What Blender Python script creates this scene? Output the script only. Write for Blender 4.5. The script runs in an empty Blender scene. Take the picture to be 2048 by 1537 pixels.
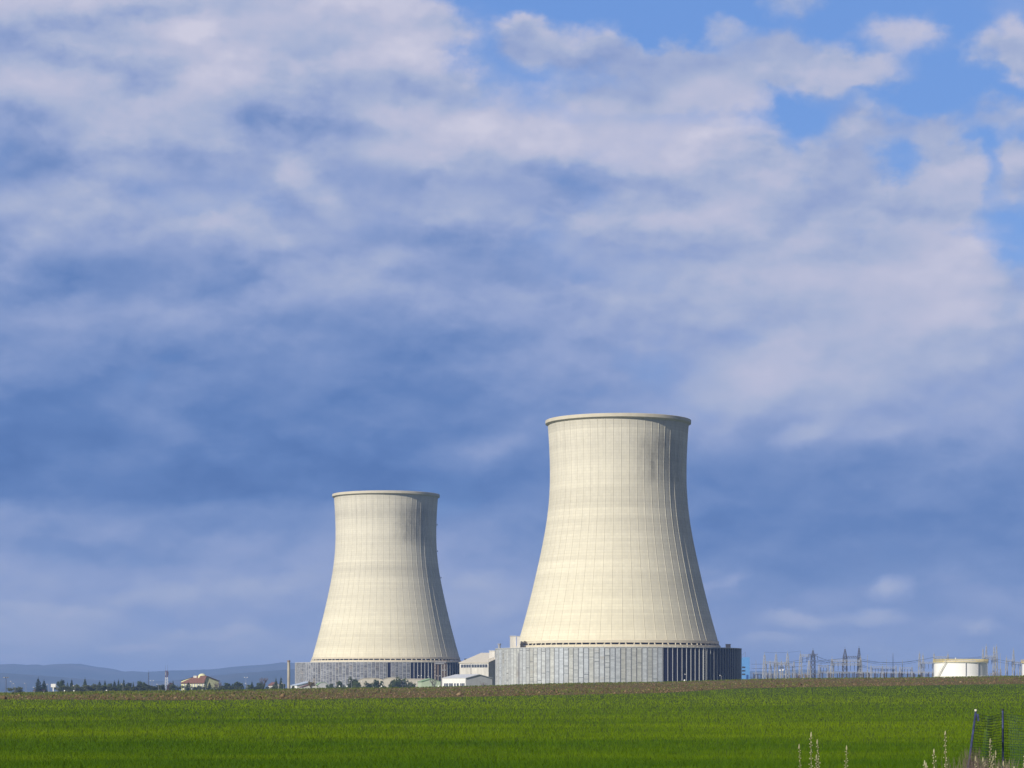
import bpy, math, random
import numpy as np
from math import sin, cos, pi, radians as R, atan2, sqrt

C = bpy.context.scene
COL = C.collection
random.seed(7)
rng = np.random.default_rng(11)

# ------------------------------------------------------------------ camera
F = 5000.0           # focal length in pixels of a 2048 wide frame
HZ = 1380.0          # row of the horizon in that frame
EYE = 2.2            # eye height above the field
cam = bpy.data.cameras.new('camera')
cam.sensor_width = 36.0
cam.lens = 36.0 * F / 2048.0
cam.shift_y = (HZ - 768.5) / 2048.0
cam.clip_start = 0.5
cam.clip_end = 60000
cam_o = bpy.data.objects.new('camera', cam)
cam_o.location = (0, 0, EYE)
cam_o.rotation_euler = (R(90), 0, 0)
COL.objects.link(cam_o)
C.camera = cam_o

def at(px, py, D):
    return ((px - 1024.0) / F * D, D, EYE + (HZ - py) / F * D)

# ------------------------------------------------------------------ exposure, sun
C.view_settings.view_transform = 'Standard'
C.view_settings.look = 'None'
C.view_settings.exposure = 0.22
C.view_settings.gamma = 1.0
SUN_AZ = R(42)       # to the left of the direction tower -> camera
SUN_EL = R(32)
sdir = (-sin(SUN_AZ) * cos(SUN_EL), -cos(SUN_AZ) * cos(SUN_EL), sin(SUN_EL))
sl = bpy.data.lights.new('sun', 'SUN')
sl.energy = 5.0
sl.angle = R(0.5)
sl.color = (1.0, 0.94, 0.85)
so = bpy.data.objects.new('sun', sl)
from mathutils import Vector, Matrix, noise as mnoise
so.rotation_euler = Vector(sdir).to_track_quat('Z', 'Y').to_euler()
so.location = (-200, -200, 300)
COL.objects.link(so)

# ------------------------------------------------------------------ node helpers
class NT:
    def __init__(s, tree):
        s.t = tree
        s.n = tree.nodes
        s.l = tree.links
    def node(s, typ, **kw):
        nd = s.n.new(typ)
        for k, v in kw.items():
            setattr(nd, k, v)
        return nd
    def put(s, sock, v):
        if isinstance(v, bpy.types.NodeSocket):
            s.l.new(v, sock)
        elif v is not None:
            sock.default_value = v
    def m(s, op, a, b=None, c=None, clamp=False):
        nd = s.node('ShaderNodeMath', operation=op, use_clamp=clamp)
        for i, v in enumerate((a, b, c)):
            s.put(nd.inputs[i], v)
        return nd.outputs[0]
    def vm(s, op, a, b=None, scale=None):
        nd = s.node('ShaderNodeVectorMath', operation=op)
        s.put(nd.inputs[0], a)
        s.put(nd.inputs[1], b)
        if scale is not None:
            s.put(nd.inputs['Scale'], scale)
        return nd.outputs[0]
    def xyz(s, x, y, z=0.0):
        nd = s.node('ShaderNodeCombineXYZ')
        for i, v in enumerate((x, y, z)):
            s.put(nd.inputs[i], v)
        return nd.outputs[0]
    def sep(s, v):
        nd = s.node('ShaderNodeSeparateXYZ')
        s.put(nd.inputs[0], v)
        return nd.outputs
    def map(s, v, loc=(0, 0, 0), rot=(0, 0, 0), sc=(1, 1, 1), typ='POINT'):
        nd = s.node('ShaderNodeMapping', vector_type=typ)
        s.put(nd.inputs[0], v)
        nd.inputs['Location'].default_value = loc
        nd.inputs['Rotation'].default_value = rot
        nd.inputs['Scale'].default_value = sc
        return nd.outputs[0]
    def noise(s, v, scale=1.0, detail=4.0, rough=0.5, out=0, dim='3D'):
        nd = s.node('ShaderNodeTexNoise', noise_dimensions=dim)
        s.put(nd.inputs['Vector'], v)
        nd.inputs['Scale'].default_value = scale
        nd.inputs['Detail'].default_value = detail
        nd.inputs['Roughness'].default_value = rough
        return nd.outputs[out]
    def white(s, v):
        nd = s.node('ShaderNodeTexWhiteNoise', noise_dimensions='3D')
        s.put(nd.inputs['Vector'], v)
        return nd.outputs[0]
    def rng(s, v, a, b, c, d, kind='LINEAR', clamp=True):
        nd = s.node('ShaderNodeMapRange', interpolation_type=kind)
        if kind == 'LINEAR':
            nd.clamp = clamp
        s.put(nd.inputs['Value'], v)
        for i, q in zip((1, 2, 3, 4), (a, b, c, d)):
            s.put(nd.inputs[i], q)
        return nd.outputs[0]
    def ramp(s, v, stops, interp='LINEAR'):
        nd = s.node('ShaderNodeValToRGB')
        cr = nd.color_ramp
        cr.interpolation = interp
        while len(cr.elements) < len(stops):
            cr.elements.new(0.5)
        for e, (p, c) in zip(cr.elements, stops):
            e.position = p
            e.color = (c[0], c[1], c[2], 1) if not isinstance(c, (int, float)) else (c, c, c, 1)
        s.put(nd.inputs[0], v)
        return nd.outputs[0]
    def mix(s, f, a, b, blend='MIX'):
        nd = s.node('ShaderNodeMix', data_type='RGBA', blend_type=blend)
        s.put(nd.inputs['Factor'], f)
        for k, v in ((6, a), (7, b)):
            if isinstance(v, tuple):
                v = (v[0], v[1], v[2], 1)
            s.put(nd.inputs[k], v)
        return nd.outputs[2]

def lin(r, g, b):
    f = lambda c: (c / 255 / 12.92) if c / 255 <= 0.04045 else ((c / 255 + 0.055) / 1.055) ** 2.4
    return (f(r), f(g), f(b))

# ------------------------------------------------------------------ sky
W = bpy.data.worlds.new('World')
C.world = W
W.use_nodes = True
def build_sky():
    t = NT(W.node_tree)
    t.n.clear()
    STR = 0.1
    sky = t.node('ShaderNodeTexSky', sky_type='NISHITA')
    sky.sun_disc = False
    sky.sun_elevation = SUN_EL
    sky.sun_rotation = atan2(sdir[0], sdir[1])
    sky.air_density = 1.0
    sky.dust_density = 0.3
    sky.ozone_density = 2.0
    d = t.node('ShaderNodeTexCoord').outputs['Generated']
    x, y, z = t.sep(d)
    az = t.m('ARCTAN2', x, y)
    el = t.m('ARCSINE', z)
    # direction on the sky in units of 100 frame pixels: u to the right, v downwards
    u = t.m('MULTIPLY_ADD', az, F / 100, 10.24)
    v = t.m('MULTIPLY_ADD', el, -F / 100, HZ / 100)
    p = t.xyz(u, v, 0.0)
    w1 = t.vm('SUBTRACT', t.noise(t.map(p, loc=(5.2, 0.4, 3.0), sc=(0.28, 0.5, 1)), 1.0, 5, 0.55, out=1), (0.5, 0.5, 0.5))
    w2 = t.vm('SUBTRACT', t.noise(t.map(p, loc=(3.1, 7.7, 2.0), sc=(1.3, 1.9, 1)), 1.0, 5, 0.6, out=1), (0.5, 0.5, 0.5))
    pw = t.vm('ADD', p, t.vm('MULTIPLY', w1, (1.2, 0.8, 0.0)))
    pw = t.vm('ADD', pw, t.vm('MULTIPLY', w2, (0.55, 0.40, 0.0)))
    w3 = t.vm('SUBTRACT', t.noise(t.map(p, loc=(8.1, 1.7, 5.0), sc=(0.75, 1.0, 1)), 1.0, 7, 0.58, out=1), (0.5, 0.5, 0.5))
    pc = t.vm('ADD', t.vm('ADD', p, t.vm('MULTIPLY', w2, (0.5, 0.4, 0.0))), t.vm('MULTIPLY', w3, (1.9, 1.2, 0.0)))
    pc = t.vm('ADD', pc, (0.05, -0.42, 0.0))
    def fbm(q):
        return t.noise(t.map(q, loc=(11.3, 4.2, 0.6), sc=(0.40, 0.62, 1)), 1.0, 8, 0.47)
    n1 = fbm(p)
    n1b = fbm(t.vm('ADD', p, (0.10, 0.22, 0.0)))
    emb = t.m('SUBTRACT', n1, n1b)
    n2 = t.noise(t.map(p, loc=(2.0, 9.0, 1.0), rot=(0, 0, R(7)), sc=(0.16, 0.75, 1)), 1.0, 5, 0.48)

    def blobs(start, items, pw=pw):
        acc = start
        for (cx, cy, rx, ry, rot, amt, hard) in items:
            q = t.map(pw, loc=(cx / 100, cy / 100, 0), rot=(0, 0, R(rot)), sc=(rx / 100, ry / 100, 1), typ='TEXTURE')
            g = t.node('ShaderNodeTexGradient', gradient_type='SPHERICAL')
            t.put(g.inputs[0], q)
            b = t.rng(g.outputs['Fac'], 0.0, hard, 0.0, amt, 'SMOOTHSTEP')
            acc = t.m('ADD', acc, b)
        return acc

    # ---- tone of the cloud deck, dark blue 0 .. pale 1
    vv = t.m('DIVIDE', t.sep(pw)[1], 15.0)
    # rows / 1500
    left = t.ramp(vv, [(.0, .82), (.085, .68), (.16, .66), (.23, .57), (.30, .58), (.365, .36), (.43, .37),
                       (.50, .23), (.57, .13), (.64, .04), (.662, .06), (.684, .31), (.77, .49), (.84, .62), (.92, .74)])
    right = t.ramp(vv, [(.0, .78), (.15, .74), (.25, .66), (.33, .69), (.40, .67), (.47, .63), (.535, .55), (.58, .42),
                        (.635, .26), (.70, .17), (.77, .27), (.83, .48), (.92, .60)])
    side = t.rng(u, 7.5, 15.5, 0.0, 1.0, 'SMOOTHSTEP')
    base = t.m('ADD', t.m('MULTIPLY', left, t.m('SUBTRACT', 1.0, side)), t.m('MULTIPLY', right, side))
    base = t.mix(t.rng(v, -4.0, -0.5, 0.0, 1.0), (0.22, 0.22, 0.22), base)
    base = t.mix(t.rng(t.m('ABSOLUTE', t.m('SUBTRACT', u, 10.0)), 22.0, 45.0, 0.0, 1.0), base, (0.12, 0.12, 0.12))  # darker cloud tone outside the frame, to cut the ambient fill
    TONE = [
        (120, 10, 420, 150, 0, .14, .9), (430, 160, 150, 120, 20, .20, .8), (400, 110, 60, 50, 0, .12, .8),
        (700, 60, 330, 110, -8, .14, .8), (880, 150, 140, 90, 0, .20, .7), (160, 100, 190, 70, 0, -.10, .9),
        (640, 235, 330, 80, -8, -.15, .9), (90, 330, 170, 150, 10, -.13, .9), (240, 330, 110, 80, 20, .14, .8),
        (445, 320, 70, 80, 20, .16, .8), (620, 395, 120, 50, 38, .26, .8), (470, 460, 220, 60, 5, .14, .8),
        (30, 440, 120, 60, 0, .12, .8), (220, 560, 340, 100, -3, -.05, .9), (330, 630, 110, 40, 0, .10, .8),
        (560, 605, 260, 50, -3, .07, .8), (760, 560, 260, 90, 0, .12, .9), (640, 500, 200, 60, 0, .06, .9), (300, 830, 120, 90, 20, .09, .6),
        (850, 280, 170, 85, 0, .22, .6), (1030, 250, 160, 100, 10, .22, .6), (1230, 290, 260, 85, 8, .22, .6),
        (1450, 240, 190, 90, 0, .24, .6), (1300, 320, 240, 60, 0, .14, .8), (1080, 390, 420, 70, 3, -.16, .9),
        (1430, 385, 180, 60, -5, -.10, .9), (1240, 430, 190, 55, 5, .12, .7), (1110, 470, 110, 60, 15, .10, .7),
        (1470, 450, 110, 60, 0, .12, .7), (1000, 640, 380, 120, -15, -.08, .9), (1320, 560, 260, 60, -5, .08, .9),
        (1900, 560, 280, 90, -16, .18, .8), (1960, 650, 210, 40, -8, .20, .8), (1690, 700, 380, 70, -14, .10, .8),
        (1480, 760, 210, 100, -32, .16, .7), (1660, 780, 200, 60, -10, .10, .8), (1560, 840, 150, 70, -20, -.10, .8),
        (1610, 860, 90, 40, -20, .16, .7), (1010, 880, 200, 60, -25, .13, .95), (940, 900, 180, 50, -10, .10, .8),
        (1720, 860, 260, 40, 0, .08, .8), (1400, 960, 300, 60, 0, -.06, .9),
        (235, 1070, 110, 40, -18, .10, .95), (470, 1090, 140, 40, -10, .10, .7), (290, 1110, 300, 40, 0, -.08, .9),
        (560, 1060, 200, 60, 0, -.08, .9), (60, 1150, 200, 60, 0, .08, .9), (400, 1180, 300, 30, -3, .10, .8),
        (120, 1225, 200, 20, 2, .08, .8), (440, 1265, 140, 20, -3, .14, .7), (270, 1302, 90, 16, 0, .14, .7),
        (30, 1318, 90, 20, 0, .12, .7), (985, 1225, 60, 25, -12, .15, .95), (960, 1160, 80, 30, -10, .10, .7),
        (1770, 1185, 62, 32, -12, .42, .95), (1480, 1160, 40, 20, -15, .12, .95), (1435, 1175, 80, 16, -8, .10, .7),
        (1590, 1240, 110, 26, 2, .32, .95), (1735, 1242, 100, 24, 2, .32, .95), (1960, 1258, 60, 22, 0, .28, .95),
        (1530, 1280, 80, 16, 0, .16, .7), (1640, 1290, 280, 25, 0, .08, .8),
    ]
    tone = blobs(base, TONE)
    amp = t.rng(v, 3.5, 8.0, 0.36, 0.20)
    tone = t.m('ADD', tone, t.m('MULTIPLY', t.m('SUBTRACT', n1, 0.5), amp))
    tone = t.m('ADD', tone, t.m('MULTIPLY', t.m('SUBTRACT', n2, 0.5), 0.24))
    tone = t.m('ADD', tone, t.m('MULTIPLY', emb, t.rng(v, 3.0, 10.0, 0.9, 0.45)))
    # heaped puffs: lit upper edges, shaded undersides
    def heap(q):
        h_ = t.noise(t.map(q, loc=(21.0, 3.3, 4.4), rot=(0, 0, R(8)), sc=(0.36, 0.66, 1)), 1.0, 7, 0.50)
        return t.rng(h_, 0.38, 0.64, 0.0, 1.0, 'SMOOTHSTEP')
    ph = t.vm('ADD', p, t.vm('MULTIPLY', w2, (0.6, 0.45, 0.0)))
    h1 = heap(ph)
    h2 = heap(t.vm('ADD', ph, (-0.14, -0.32, 0.0)))
    puff = t.m('ADD', t.m('MULTIPLY', t.m('SUBTRACT', h1, 0.5), 0.15), t.m('MULTIPLY', t.m('SUBTRACT', h1, h2), 0.16))
    tone = t.m('ADD', tone, t.m('MULTIPLY', puff, t.rng(v, 2.0, 8.0, 1.25, 0.50)))
    tone = t.m('SUBTRACT', tone, t.m('MULTIPLY', t.m('MAXIMUM', t.m('SUBTRACT', tone, 0.80), 0.0), 0.35))
    cloud = t.ramp(tone, [(0.0, lin(76, 111, 170)), (.12, lin(90, 123, 180)), (.30, lin(117, 142, 192)),
                          (.50, lin(147, 163, 204)), (.70, lin(171, 181, 210)), (.86, lin(190, 192, 215)),
                          (1.0, lin(208, 206, 223))])
    # ---- gaps of clear sky: the upper edge of the deck, then single clouds above it
    un = t.m('DIVIDE', t.sep(pc)[0], 25.0)
    edge = t.ramp(un, [(0.0, .0), (.30, .0), (.355, .16), (.385, .27), (.43, .30), (.50, .29), (.56, .32), (.615, .38), (.645, .55),
                       (.70, .62), (.76, .64), (.82, .72), (.90, .70)])
    deck = t.m('SUBTRACT', t.sep(pc)[1], t.m('MULTIPLY_ADD', edge, 8.0, -1.0))
    deck = t.rng(deck, -0.7, 0.9, -0.26, 1.05)
    COVER = [
        (1150, 85, 190, 70, 10, 1.15, .9), (1330, 115, 170, 62, 8, 1.2, .9), (1040, 70, 110, 60, 0, .9, .9), (1500, 120, 180, 100, 0, 1.35, .9),
        (1640, 130, 170, 90, 10, 1.3, .9), (1760, 135, 130, 60, 0, .9, .9), (1590, 10, 130, 65, 0, 1.0, .9), (1800, 70, 140, 55, 10, 1.0, .9), (1450, 55, 70, 40, 0, .6, .9),
        (1990, 105, 110, 65, 12, 1.25, .9), (2080, 150, 110, 80, 30, 1.2, .9), (1370, 175, 260, 40, 4, .6, .9),
        (1250, 175, 200, 45, 5, .55, .9), (880, 30, 120, 50, 0, .5, .9),
        (1690, 300, 150, 105, 15, 1.45, .9), (1780, 240, 190, 55, 10, 1.0, .9), (1880, 310, 95, 130, 0, 1.25, .9),
        (2040, 330, 95, 95, 0, 1.4, .9), (2010, 235, 140, 50, -8, 1.0, .9), (1760, 390, 300, 70, 0, .9, .9),
        (1990, 450, 170, 60, 10, -.45, .9),
    ]
    cov = blobs(t.m('MULTIPLY_ADD', t.m('SUBTRACT', n1, 0.5), 1.3, deck), COVER, pc)
    cov = t.m('MULTIPLY_ADD', t.m('SUBTRACT', h1, 0.5), 0.45, cov)
    cov = t.rng(cov, -0.25, 1.0, 0.0, 1.0, 'SMOOTHSTEP')
    cov = t.m('MINIMUM', cov, 0.97)
    clear = t.mix(0.7, t.vm('SCALE', sky.outputs[0], scale=STR * 1.0), lin(100, 148, 226))
    col = t.mix(cov, clear, cloud)
    col = t.mix(t.rng(t.m('ABSOLUTE', t.m('SUBTRACT', u, 10.0)), 24.0, 50.0, 0.0, 0.85), col, lin(102, 103, 128))  # unseen sky beside and behind greyed down to lower the ambient light
    bg = t.node('ShaderNodeBackground')
    t.put(bg.inputs[0], t.vm('SCALE', col, scale=0.88 / STR))
    bg.inputs[1].default_value = STR
    out = t.node('ShaderNodeOutputWorld')
    t.l.new(bg.outputs[0], out.inputs[0])
    W.cycles.sampling_method = 'MANUAL'
    W.cycles.sample_map_resolution = 512
build_sky()

# ------------------------------------------------------------------ object helpers
def tag(o, label=None, cat=None, group=None, kind=None):
    if label: o['label'] = label
    if cat: o['category'] = cat
    if group: o['group'] = group
    if kind: o['kind'] = kind
    return o

def empty(name, loc, label, cat, group=None, rz=0.0):
    o = bpy.data.objects.new(name, None)
    o.empty_display_size = 0.5
    o.location = loc
    o.rotation_euler = (0, 0, rz)
    COL.objects.link(o)
    return tag(o, label, cat, group)

class MB:
    def __init__(s):
        s.v = []
        s.f = []
    def add(s, vs, fs):
        b = len(s.v)
        s.v.extend([tuple(q) for q in vs])
        s.f.extend([tuple(i + b for i in f) for f in fs])
        return s
    def box(s, x0, x1, y0, y1, z0, z1):
        vs = [(x0, y0, z0), (x1, y0, z0), (x1, y1, z0), (x0, y1, z0), (x0, y0, z1), (x1, y0, z1), (x1, y1, z1), (x0, y1, z1)]
        return s.add(vs, [(0, 3, 2, 1), (4, 5, 6, 7), (0, 1, 5, 4), (1, 2, 6, 5), (2, 3, 7, 6), (3, 0, 4, 7)])
    def bar(s, a, b, r, n=4, r2=None):
        a = Vector(a); b = Vector(b)
        d = (b - a)
        if d.length < 1e-6: return s
        d.normalize()
        u = d.orthogonal().normalized() if abs(d.z) < 0.999 else Vector((1, 0, 0))
        if abs(d.z) < 0.999:
            u = d.cross(Vector((0, 0, 1))).normalized()
        w = d.cross(u)
        if r2 is None: r2 = r
        vs = []
        for (c, rr) in ((a, r), (b, r2)):
            for k in range(n):
                an = 2 * pi * (k + 0.5) / n
                vs.append(c + (u * cos(an) + w * sin(an)) * rr)
        fs = [(k, (k + 1) % n, n + (k + 1) % n, n + k) for k in range(n)]
        fs += [tuple(range(n - 1, -1, -1)), tuple(range(n, 2 * n))]
        return s.add(vs, fs)
    def path(s, pts, r, n=4):
        for a, b in zip(pts[:-1], pts[1:]):
            s.bar(a, b, r, n)
        return s
    def lathe(s, prof, n=48, a0=0.0, a1=2 * pi, cap=False):
        full = abs(a1 - a0 - 2 * pi) < 1e-6
        m = n if full else n + 1
        vs = []
        for (r, z) in prof:
            for k in range(m):
                an = a0 + (a1 - a0) * k / n
                vs.append((r * cos(an), r * sin(an), z))
        fs = []
        for i in range(len(prof) - 1):
            for k in range(n):
                k2 = (k + 1) % m
                fs.append((i * m + k, i * m + k2, (i + 1) * m + k2, (i + 1) * m + k))
        if cap and full:
            fs.append(tuple((len(prof) - 1) * m + k for k in range(n)))
        return s.add(vs, fs)
    def shift(s, x, y, z):
        s.v = [(a + x, b + y, c + z) for a, b, c in s.v]
        return s
    def mesh(s, name, mat, smooth=False):
        me = bpy.data.meshes.new(name)
        me.from_pydata(s.v, [], s.f)
        if mat: me.materials.append(mat)
        if smooth:
            me.polygons.foreach_set('use_smooth', [True] * len(me.polygons))
        me.update()
        return me
    def build(s, name, mat, parent=None, loc=(0, 0, 0), smooth=False):
        o = bpy.data.objects.new(name, s.mesh(name, mat, smooth))
        o.location = loc
        COL.objects.link(o)
        if parent: o.parent = parent
        return o

def link(name, me, parent=None, loc=(0, 0, 0), rot=(0, 0, 0), sc=None):
    o = bpy.data.objects.new(name, me)
    o.location = loc
    o.rotation_euler = rot
    if sc: o.scale = sc
    COL.objects.link(o)
    if parent: o.parent = parent
    return o

def dup_part(o, parent, loc=None, rot=None):
    c = o.copy()
    COL.objects.link(c)
    c.parent = parent
    if loc is not None: c.location = loc
    if rot is not None: c.rotation_euler = rot
    return c

def kids(o):
    return [c for c in list(COL.objects) if c.parent == o]

def copy_tree(o, parent=None):
    c = o.copy()
    COL.objects.link(c)
    c.parent = parent
    for k in kids(o):
        copy_tree(k, c)
    return c

# ------------------------------------------------------------------ materials
def mat_new(name):
    m = bpy.data.materials.new(name)
    m.use_nodes = True
    t = NT(m.node_tree)
    bs = t.n['Principled BSDF']
    return m, t, bs

def simple(name, col, rough=0.7, var=0.12, scale=1.0, metal=0.0, stretch=(1, 1, 1), rand=0.0, spec=0.3):
    m, t, bs = mat_new(name)
    co = t.node('ShaderNodeTexCoord').outputs['Object']
    n = t.noise(t.map(co, sc=stretch), scale, 5, 0.6)
    f = t.rng(n, 0.3, 0.7, 1 - var, 1 + var)
    if rand:
        oi = t.node('ShaderNodeObjectInfo').outputs['Random']
        f = t.m('MULTIPLY', f, t.rng(oi, 0, 1, 1 - rand, 1 + rand))
    t.put(bs.inputs['Base Color'], t.vm('SCALE', t.xyz(*col), scale=f))
    bs.inputs['Roughness'].default_value = rough
    bs.inputs['Metallic'].default_value = metal
    bs.inputs['Specular IOR Level'].default_value = spec
    return m

def shell_mat():
    m, t, bs = mat_new('tower_concrete')
    co = t.node('ShaderNodeTexCoord').outputs['Object']
    x, y, z = t.sep(co)
    a = t.m('ARCTAN2', x, t.m('MULTIPLY', y, -1.0))       # 0 faces the field, positive to the right
    lift = t.m('FLOOR', t.m('DIVIDE', z, 1.25))
    oi = t.node('ShaderNodeObjectInfo').outputs['Random']
    zj = t.m('ADD', z, t.m('MULTIPLY_ADD', oi, 16.0, -8.0))
    zj = t.m('ADD', zj, t.m('MULTIPLY_ADD', t.noise(t.xyz(t.m('MULTIPLY', a, 3.0), oi, 0.0), 1.0, 3, 0.5), 1.6, -0.8))
    pours = t.ramp(t.m('DIVIDE', zj, 130.0), [(0.0, 1.03), (.237, .985), (.35, 1.06), (.384, 1.0), (.455, .985), (.51, 1.005), (.565, .95), (.632, 1.04), (.668, 1.02), (.762, 1.045), (.832, .955), (.875, .985), (.93, .95)], 'CONSTANT')
    lw = t.white(t.xyz(lift, 3.0, 1.0))
    bay = t.m('FLOOR', t.m('MULTIPLY', a, 56 * 3 / (2 * pi)))
    bw = t.white(t.xyz(lift, bay, 2.0))
    band = t.noise(t.xyz(0.0, 0.0, z), 0.085, 4, 0.65)
    band2 = t.noise(t.xyz(t.m('MULTIPLY', a, 1.2), 5.0, t.m('MULTIPLY', z, 0.5)), 0.5, 5, 0.6)
    f = t.m('MULTIPLY', t.rng(lw, 0, 1, 0.965, 1.035), t.sep(pours)[0])
    f = t.m('MULTIPLY', f, t.rng(bw, 0, 1, 0.97, 1.03))
    f = t.m('MULTIPLY', f, t.rng(band, 0.35, 0.65, 0.93, 1.06))
    f = t.m('MULTIPLY', f, t.rng(band2, 0.3, 0.7, 0.95, 1.05))
    # joints between the lifts and between the shutter boards
    jz = t.m('LESS_THAN', t.m('FRACT', t.m('DIVIDE', z, 1.25)), 0.13)
    ja = t.m('LESS_THAN', t.m('FRACT', t.m('MULTIPLY', a, 56 * 3 / (2 * pi))), 0.10)
    jo = t.m('MAXIMUM', jz, t.m('MULTIPLY', ja, 0.6))
    f = t.m('MULTIPLY', f, t.m('SUBTRACT', 1.0, t.m('MULTIPLY', jo, 0.11)))
    # soot stain under the crown
    da = t.m('SUBTRACT', a, 0.66)
    ma = t.m('SUBTRACT', 1.0, t.m('ABSOLUTE', t.m('DIVIDE', da, 0.60)), clamp=True)
    mz = t.m('SUBTRACT', 1.0, t.m('ABSOLUTE', t.m('DIVIDE', t.m('SUBTRACT', z, 103.0), 15.0)), clamp=True)
    st = t.m('MULTIPLY', t.rng(ma, 0, 0.8, 0, 1, 'SMOOTHSTEP'), t.rng(mz, 0, 0.6, 0, 1, 'SMOOTHSTEP'))
    cell = t.white(t.xyz(t.m('FLOOR', t.m('DIVIDE', z, 0.9)), t.m('FLOOR', t.m('MULTIPLY', a, 56 * 4 / (2 * pi))), 9.0))
    st = t.m('MULTIPLY', st, t.rng(cell, 0, 1, 0.72, 1.1))
    st = t.m('MULTIPLY', st, t.rng(t.noise(t.xyz(t.m('MULTIPLY', a, 9.0), t.m('MULTIPLY', oi, 60.0), t.m('MULTIPLY', z, 0.06)), 1.0, 4, 0.6), 0.35, 0.65, 0.35, 1.1))
    f = t.m('MULTIPLY', f, t.m('SUBTRACT', 1.0, t.m('MULTIPLY', st, 0.50)))
    # rain streaks
    sr = t.noise(t.xyz(t.m('MULTIPLY', a, 26.0), t.m('MULTIPLY', oi, 30.0), t.m('MULTIPLY', z, 0.05)), 1.0, 4, 0.6)
    f = t.m('MULTIPLY', f, t.rng(sr, 0.3, 0.7, 0.965, 1.025))
    run = t.noise(t.xyz(t.m('MULTIPLY', a, 17.0), t.m('MULTIPLY', oi, 80.0), t.m('MULTIPLY', z, 0.022)), 1.0, 5, 0.65)
    f = t.m('MULTIPLY', f, t.m('SUBTRACT', 1.0, t.m('MULTIPLY', t.rng(run, 0.48, 0.68, 0.0, 0.10), t.rng(z, 70.0, 118.0, 0.15, 1.0))))
    warm = t.mix(t.rng(z, 25, 110, 0, 1), (0.595, 0.553, 0.412), (0.58, 0.548, 0.445))
    t.put(bs.inputs['Base Color'], t.vm('SCALE', warm, scale=f))
    bs.inputs['Roughness'].default_value = 0.9
    bs.inputs['Specular IOR Level'].default_value = 0.15
    return m

def panel_mat(name, c1, c2, stain, rough_amt):
    """weathered cladding boards: every panel its own grey"""
    m, t, bs = mat_new(name)
    co = t.node('ShaderNodeTexCoord').outputs['Object']
    oi = t.node('ShaderNodeObjectInfo').outputs['Random']
    x, y, z = t.sep(co)
    seed = t.m('MULTIPLY', oi, 137.0)
    row = t.m('FLOOR', t.m('DIVIDE', z, 0.62))
    rw = t.white(t.xyz(row, seed, 0.0))
    col = t.mix(oi, c1, c2)
    f = t.rng(t.white(t.xyz(seed, 4.0, 2.0)), 0, 1, 0.86, 1.10)
    f = t.m('MULTIPLY', f, t.rng(rw, 0, 1, 1 - rough_amt, 1 + rough_amt))
    n = t.noise(t.xyz(t.m('MULTIPLY', x, 0.9), seed, t.m('MULTIPLY', z, 1.6)), 1.0, 5, 0.65)
    f = t.m('MULTIPLY', f, t.rng(n, 0.3, 0.7, 1 - rough_amt * 1.4, 1 + rough_amt * 1.2))
    # mossy or rusty stretches on some of the panels
    ln = t.noise(t.xyz(0.0, t.m('ADD', seed, 40.0), z), 0.17, 3, 0.5)
    pick = t.rng(t.white(t.xyz(seed, 8.0, 8.0)), 0.45, 0.95, 0.0, 1.0)
    s = t.m('MULTIPLY', t.rng(ln, 0.52, 0.66, 0, 1), pick)
    s = t.m('MULTIPLY', s, t.rng(rw, 0.0, 0.6, 0.25, 1.0))
    col = t.mix(t.m('MULTIPLY', s, 0.75), col, stain)
    # open or broken boards
    br = t.m('GREATER_THAN', t.white(t.xyz(row, seed, 7.0)), t.rng(pick, 0, 1, 0.985, 0.86))
    br = t.m('MULTIPLY', br, t.m('LESS_THAN', t.m('FRACT', t.m('DIVIDE', z, 0.62)), 0.42))
    f = t.m('MULTIPLY', f, t.m('SUBTRACT', 1.0, t.m('MULTIPLY', br, 0.62)))
    t.put(bs.inputs['Base Color'], t.vm('SCALE', col, scale=f))
    bs.inputs['Roughness'].default_value = 0.85
    bs.inputs['Specular IOR Level'].default_value = 0.15
    return m

M = {}
M['shell'] = shell_mat()
M['concrete'] = simple('pale_concrete', (0.52, 0.475, 0.36), 0.9, 0.08, 0.3)
M['panel_light'] = panel_mat('pale_cladding', (0.40, 0.43, 0.455), (0.40, 0.405, 0.37), (0.25, 0.215, 0.155), 0.13)
M['panel_dark'] = panel_mat('weathered_cladding', (0.215, 0.225, 0.25), (0.165, 0.17, 0.185), (0.22, 0.165, 0.10), 0.36)
M['post'] = simple('cladding_post', (0.42, 0.43, 0.43), 0.85, 0.12, 0.6)
M['post_pale'] = simple('pale_cladding_post', (0.50, 0.50, 0.48), 0.85, 0.12, 0.6)
M['fill_shade'] = simple('dark_fill_and_shade', (0.012, 0.012, 0.035), 0.9, 0.35, 1.2, stretch=(1, 1, 4), spec=0.05)
M['dark'] = simple('dark_metal', (0.03, 0.032, 0.045), 0.6, 0.2, 1.0)
M['white'] = simple('white_paint', (0.74, 0.73, 0.69), 0.6, 0.06, 0.5)
M['offwhite'] = simple('aged_white_wall', (0.53, 0.51, 0.46), 0.85, 0.16, 0.4, stretch=(1, 1, 0.3))
M['greywall'] = simple('grey_render', (0.46, 0.465, 0.45), 0.9, 0.12, 0.5, stretch=(1, 1, 0.4))
M['greyroof'] = simple('grey_sheet_roof', (0.47, 0.48, 0.48), 0.6, 0.08, 0.7)
M['blueroof'] = simple('blue_grey_roof', (0.40, 0.46, 0.52), 0.6, 0.08, 0.7)
M['beigeroof'] = simple('beige_roof', (0.50, 0.46, 0.37), 0.8, 0.08, 0.7)
M['redroof'] = simple('red_tile_roof', (0.150, 0.070, 0.048), 0.8, 0.3, 1.6)
M['greenroof'] = simple('green_roof', (0.22, 0.33, 0.17), 0.75, 0.12, 0.6)
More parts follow.
